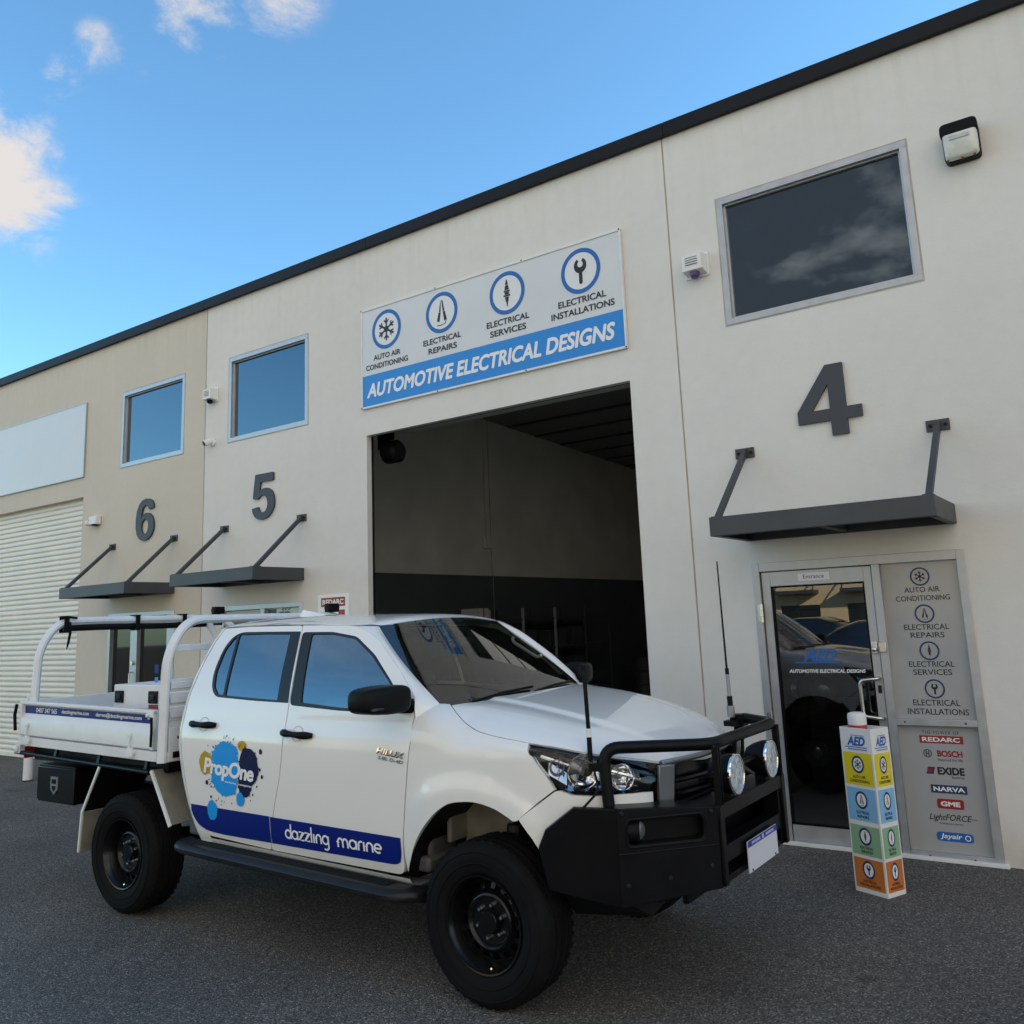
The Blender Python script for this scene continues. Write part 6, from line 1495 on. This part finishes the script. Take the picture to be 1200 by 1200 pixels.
for y, hang in ((-.655, 1), (-.02, 0), (.45, 0)):
    m = MB(M['rubber']); m.box((-.038,y-.02,-.036),(.038,y+.02,-.028)); m.box((-.042,y-.02,-.03),(-.036,y+.02,.098)); m.box((.036,y-.02,-.03),(.042,y+.02,.098)); m.box((-.042,y-.03,.093),(.042,y+.03,.099))
    if hang: m.tube([(.045,y+.02,.05),(.05,y+.025,-.04),(.045,y+.015,-.12),(.05,y+.0,-.17)], [.012,.011,.010,.003], 8); m.tube([(.045,y-.05,.09),(.045,y,.092),(.045,y+.08,.08)], .010, 6)
    m.build('strap', t)

# ------------------------------------------------------------------ bollard with the coloured sleeve
ang = math.atan2(-.103, .233)
A = Vector((-1.833, -.997, 0)); 
t = thing('advertising_sleeve', 'square four-colour sleeve with service icons around the white bollard by the door', 'sign', A, ang)
m = MB(M['sleeve']); w, dp, h = .248, .185, 1.05; th = .004
m.box((0,0,0),(w,th,h)); m.box((w-th,th,0),(w,dp,h)); m.box((0,dp-th,0),(w-th,dp,h)); m.box((0,th,0),(th,dp-th,h)); m.box((th,th,h-.04),(w-th,dp-th,h-.036)); m.build('sleeve_body', t, bevel=.0015)
FA = lambda u, v, d: (u, -.0015+d, v); FB = lambda u, v, d: (w+.0015-d, u, v)
rows = [('yellow', .682, .890, 'snow', 'AUTO AIR', 'CONDITIONING'), ('lblue', .455, .662, 'clips', 'ELECTRICAL', 'REPAIRS'), ('lgreen', .238, .425, 'plug', 'ELECTRICAL', 'SERVICES'), ('orange', .030, .218, 'spanner', 'ELECTRICAL', 'INSTALLATIONS')]
for fnn, ww in ((FA, w), (FB, dp)):
    for mt, z0, z1, ic_, l1, l2 in rows:
        m = MB(M[mt]); put_rect(m, fnn, .012, ww-.012, z0, z1, M[mt]); hgt = z1-z0; k = ww/.248
        put_icon(m, ic_, fnn, ww/2, z0+hgt*.64, .048*k, .056, M['ring_dark'], M['ink'], M['white_vinyl'], .24, d=-.001)
        put_text(m, l1, fnn, ww/2-.050*k, ww/2+.050*k, z0+hgt*.21, z0+hgt*.30, M['ink'], bold=.01, d=-.001); q = .078 if len(l2) > 9 else .045
        put_text(m, l2, fnn, ww/2-q*k, ww/2+q*k, z0+hgt*.08, z0+hgt*.17, M['ink'], bold=.01, d=-.001)
        m.build('colour_panel', t, smooth=0)
    m = MB(M['ring_blue']); put_text(m, 'AED', fnn, ww*.22, ww*.80, .935, .995, M['ring_blue'], shear=.3, bold=.04); put_rect(m, fnn, ww*.14, ww*.84, .922, .928, M['ring_blue']); put_rect(m, fnn, ww*.34, ww*.78, 1.0, 1.004, M['ring_blue']); put_rect(m, fnn, ww*.22, ww*.84, .908, .914, M['ring_blue']); m.build('lettering', t, smooth=0)
def bollard(x, y, label, band):
    t = thing('bollard', label, 'bollard', (x, y, 0), group='white steel bollards at the doorways')
    m = MB(M['white_steel']); m.lathe([(.059,0),(.059,1.128),(.055,1.138),(.036,1.145),(0,1.148)], (0,0,0), (0,0,1), 28); m.build('post', t)
    m = MB(M['white_steel']); m.lathe([(.0595,1.068),(.0612,1.07),(.0612,1.12),(.0595,1.127)], (0,0,0), (0,0,1), 28, cap=False); m.build('cap', t)
    if band: m = MB(M['red']); m.lathe([(.0595,1.02),(.0615,1.022),(.0615,1.062),(.0595,1.064)], (0,0,0), (0,0,1), 28, cap=False); m.build('band', t)
    m = MB(M['grey_powder']); m.lathe([(.068,0),(.068,.012),(.065,.014)], (0,0,0), (0,0,1), 24); m.build('base_ring', t)
cx = A + Vector((cos(ang)*.092 - sin(ang)*.076, sin(ang)*.092 + cos(ang)*.076, 0))
bollard(cx.x, cx.y, 'white bollard with a red band, rising out of the coloured sleeve', True)
bollard(-12.58, -1.09, 'white bollard standing beyond the tail of the ute', False)

# ------------------------------------------------------------------ across the yard (seen in the glass and paint)
ob = thing('industrial_building', 'sunlit tan warehouse facing the white units, mirrored in the door glass', 'building', (-6, -29, 0), pi)
oo = Vector((0,0,0))
wn_ = [(-12.4,-10.8,4.4,5.6),(-9.8,-8.2,4.4,5.6),(2.05,3.65,4.4,5.6),(4.7,6.3,4.4,5.6),(11.5,13.1,4.4,5.6),(-18.5,-16.9,4.4,5.6)]
dr_ = [(-12.4,-10.8,-.02,2.2),(-9.8,-8.2,-.02,2.2),(2.05,3.65,-.02,2.0),(4.7,6.3,-.02,2.0),(11.5,13.1,-.02,2.2)]
rl_ = [(-7,-3.3,-.02,4.1),(7.2,10.6,-.02,4.1),(-16.5,-13,-.02,4.1)]
w_ = MB(M['wall_tan']); wall(w_, -26, 26, -.1, 6.4, wn_+dr_+rl_, 0, .18, M['wall_tan']); w_.box((-26,.18,-.1),(26,8,6.3)) if False else None
w_.build('wall_panel', ob, smooth=20)
m = MB(M['fascia']); coping(m, -26, 26); m.build('roof_edge', ob)
m = MB(M['roller'])
for a, b, c, d in rl_: m.box((a-.1,.1,0),(b+.1,.15,d+.1))
m.build('roller_door', ob)
m = MB(M['wglass'])
for a, b, c, d in wn_+dr_: m.box((a-.05,.08,c),(b+.05,.12,d+.05))
m.build('pane', ob)
m = MB(M['int_ceil']); m.box((-26,.2,5.9),(26,14,6.0)); m.box((-26,13.8,0),(26,14,6.0)); m.build('roof', ob)
src = [o for o in COL.objects if o.name.startswith('entrance_canopy') and not o.parent]
for k, (x, lab) in enumerate(((4.6, 'dark canopy on the tan warehouse, mirrored at the left of the door glass'), (.7, 'dark canopy on the tan warehouse, mirrored at the right of the door glass'))):
    c = copy_tree(src[1]); c.location = (-11.5 if k == 0 else -8.85, -29, 2.445); c.rotation_euler = (0,0,pi); c['label'] = lab
def parked_car(x, y, rz, label):
    t = thing('parked_car', label, 'car', (x, y, 0), rz, 'dark cars parked across the yard')
    m = MB(M['car_dark'])
    st_ = [(-2.15,.45,.80,.70),(-2.05,.35,.98,.80),(-1.5,.30,1.04,.88),(-.5,.28,1.02,.90),(.6,.28,1.02,.90),(1.4,.30,.95,.88),(2.05,.36,.78,.80),(2.2,.45,.66,.70)]
    m.grid(lambda i, j: (st_[i][0], st_[i][3]*[-1,-1.02,-.98,-.85,0,.85,.98,1.02,1][j], [st_[i][1], (st_[i][1]+st_[i][2])/2, st_[i][2]-.06, st_[i][2], st_[i][2]+.02, st_[i][2], st_[i][2]-.06, (st_[i][1]+st_[i][2])/2, st_[i][1]][j]), list(range(8)), list(range(9)), flip=True); m.build('body', t, smooth=60)
    m = MB(M['wglass']); cb = [(-2.0,1.0,.70,1.02),(-1.55,1.42,.62,1.0),(-.8,1.56,.60,1.0),(.0,1.55,.60,1.0),(.45,1.40,.62,1.0),(1.15,1.0,.72,1.0)]
    m.grid(lambda i, j: (cb[i][0], [-.86,-cb[i][2]*.98,-.5*cb[i][2],.5*cb[i][2],cb[i][2]*.98,.86][j] if j in (0, 5) else [0,-cb[i][2],-.5*cb[i][2],.5*cb[i][2],cb[i][2]][j], [.98,cb[i][1]-.03,cb[i][1],cb[i][1],cb[i][1]-.03,.98][j]), list(range(6)), list(range(6)), flip=True); m.build('cabin_glass', t, smooth=50)
    m = MB(M['car_dark']); m.grid(lambda i, j: (cb[1+i][0], cb[1+i][2]*[-1,-.8,0,.8,1][j]*1.01, cb[1+i][1]+[-.03,.0,.02,.0,-.03][j]+.006), list(range(4)), list(range(5)), flip=True); m.build('roof', t, smooth=60)
    for xx in (-1.35, 1.35):
        for s in (-1, 1):
            m = MB(M['rubber']); m.lathe([(.2,0),(.30,-.01),(.33,.02),(.33,.20),(.3,.22)], (xx, s*.92, .33), (0,-s,0), 28); w__ = m.build('wheel', t); m = MB(M['silver']); m.lathe([(.21,0),(.1,.03),(0,.02)], (xx, s*.925, .33), (0,-s,0), 20); m.build('rim', w__)
    for s in (-1, 1): m = MB(M['lens']); m.box((2.0,s*.45,.66),(2.14,s*.72,.78)); m.build('headlight', t, bevel=.02)
    return t
pc = parked_car(-5.0, -12.2, 2.9, 'dark car parked close by in the yard, mirrored large in the door glass')
c2 = copy_tree(pc); c2.location = (-8.6, -22.5, 0); c2.rotation_euler = (0, 0, .1); c2['label'] = 'dark car parked in front of the tan warehouse, mirrored small in the door glass'
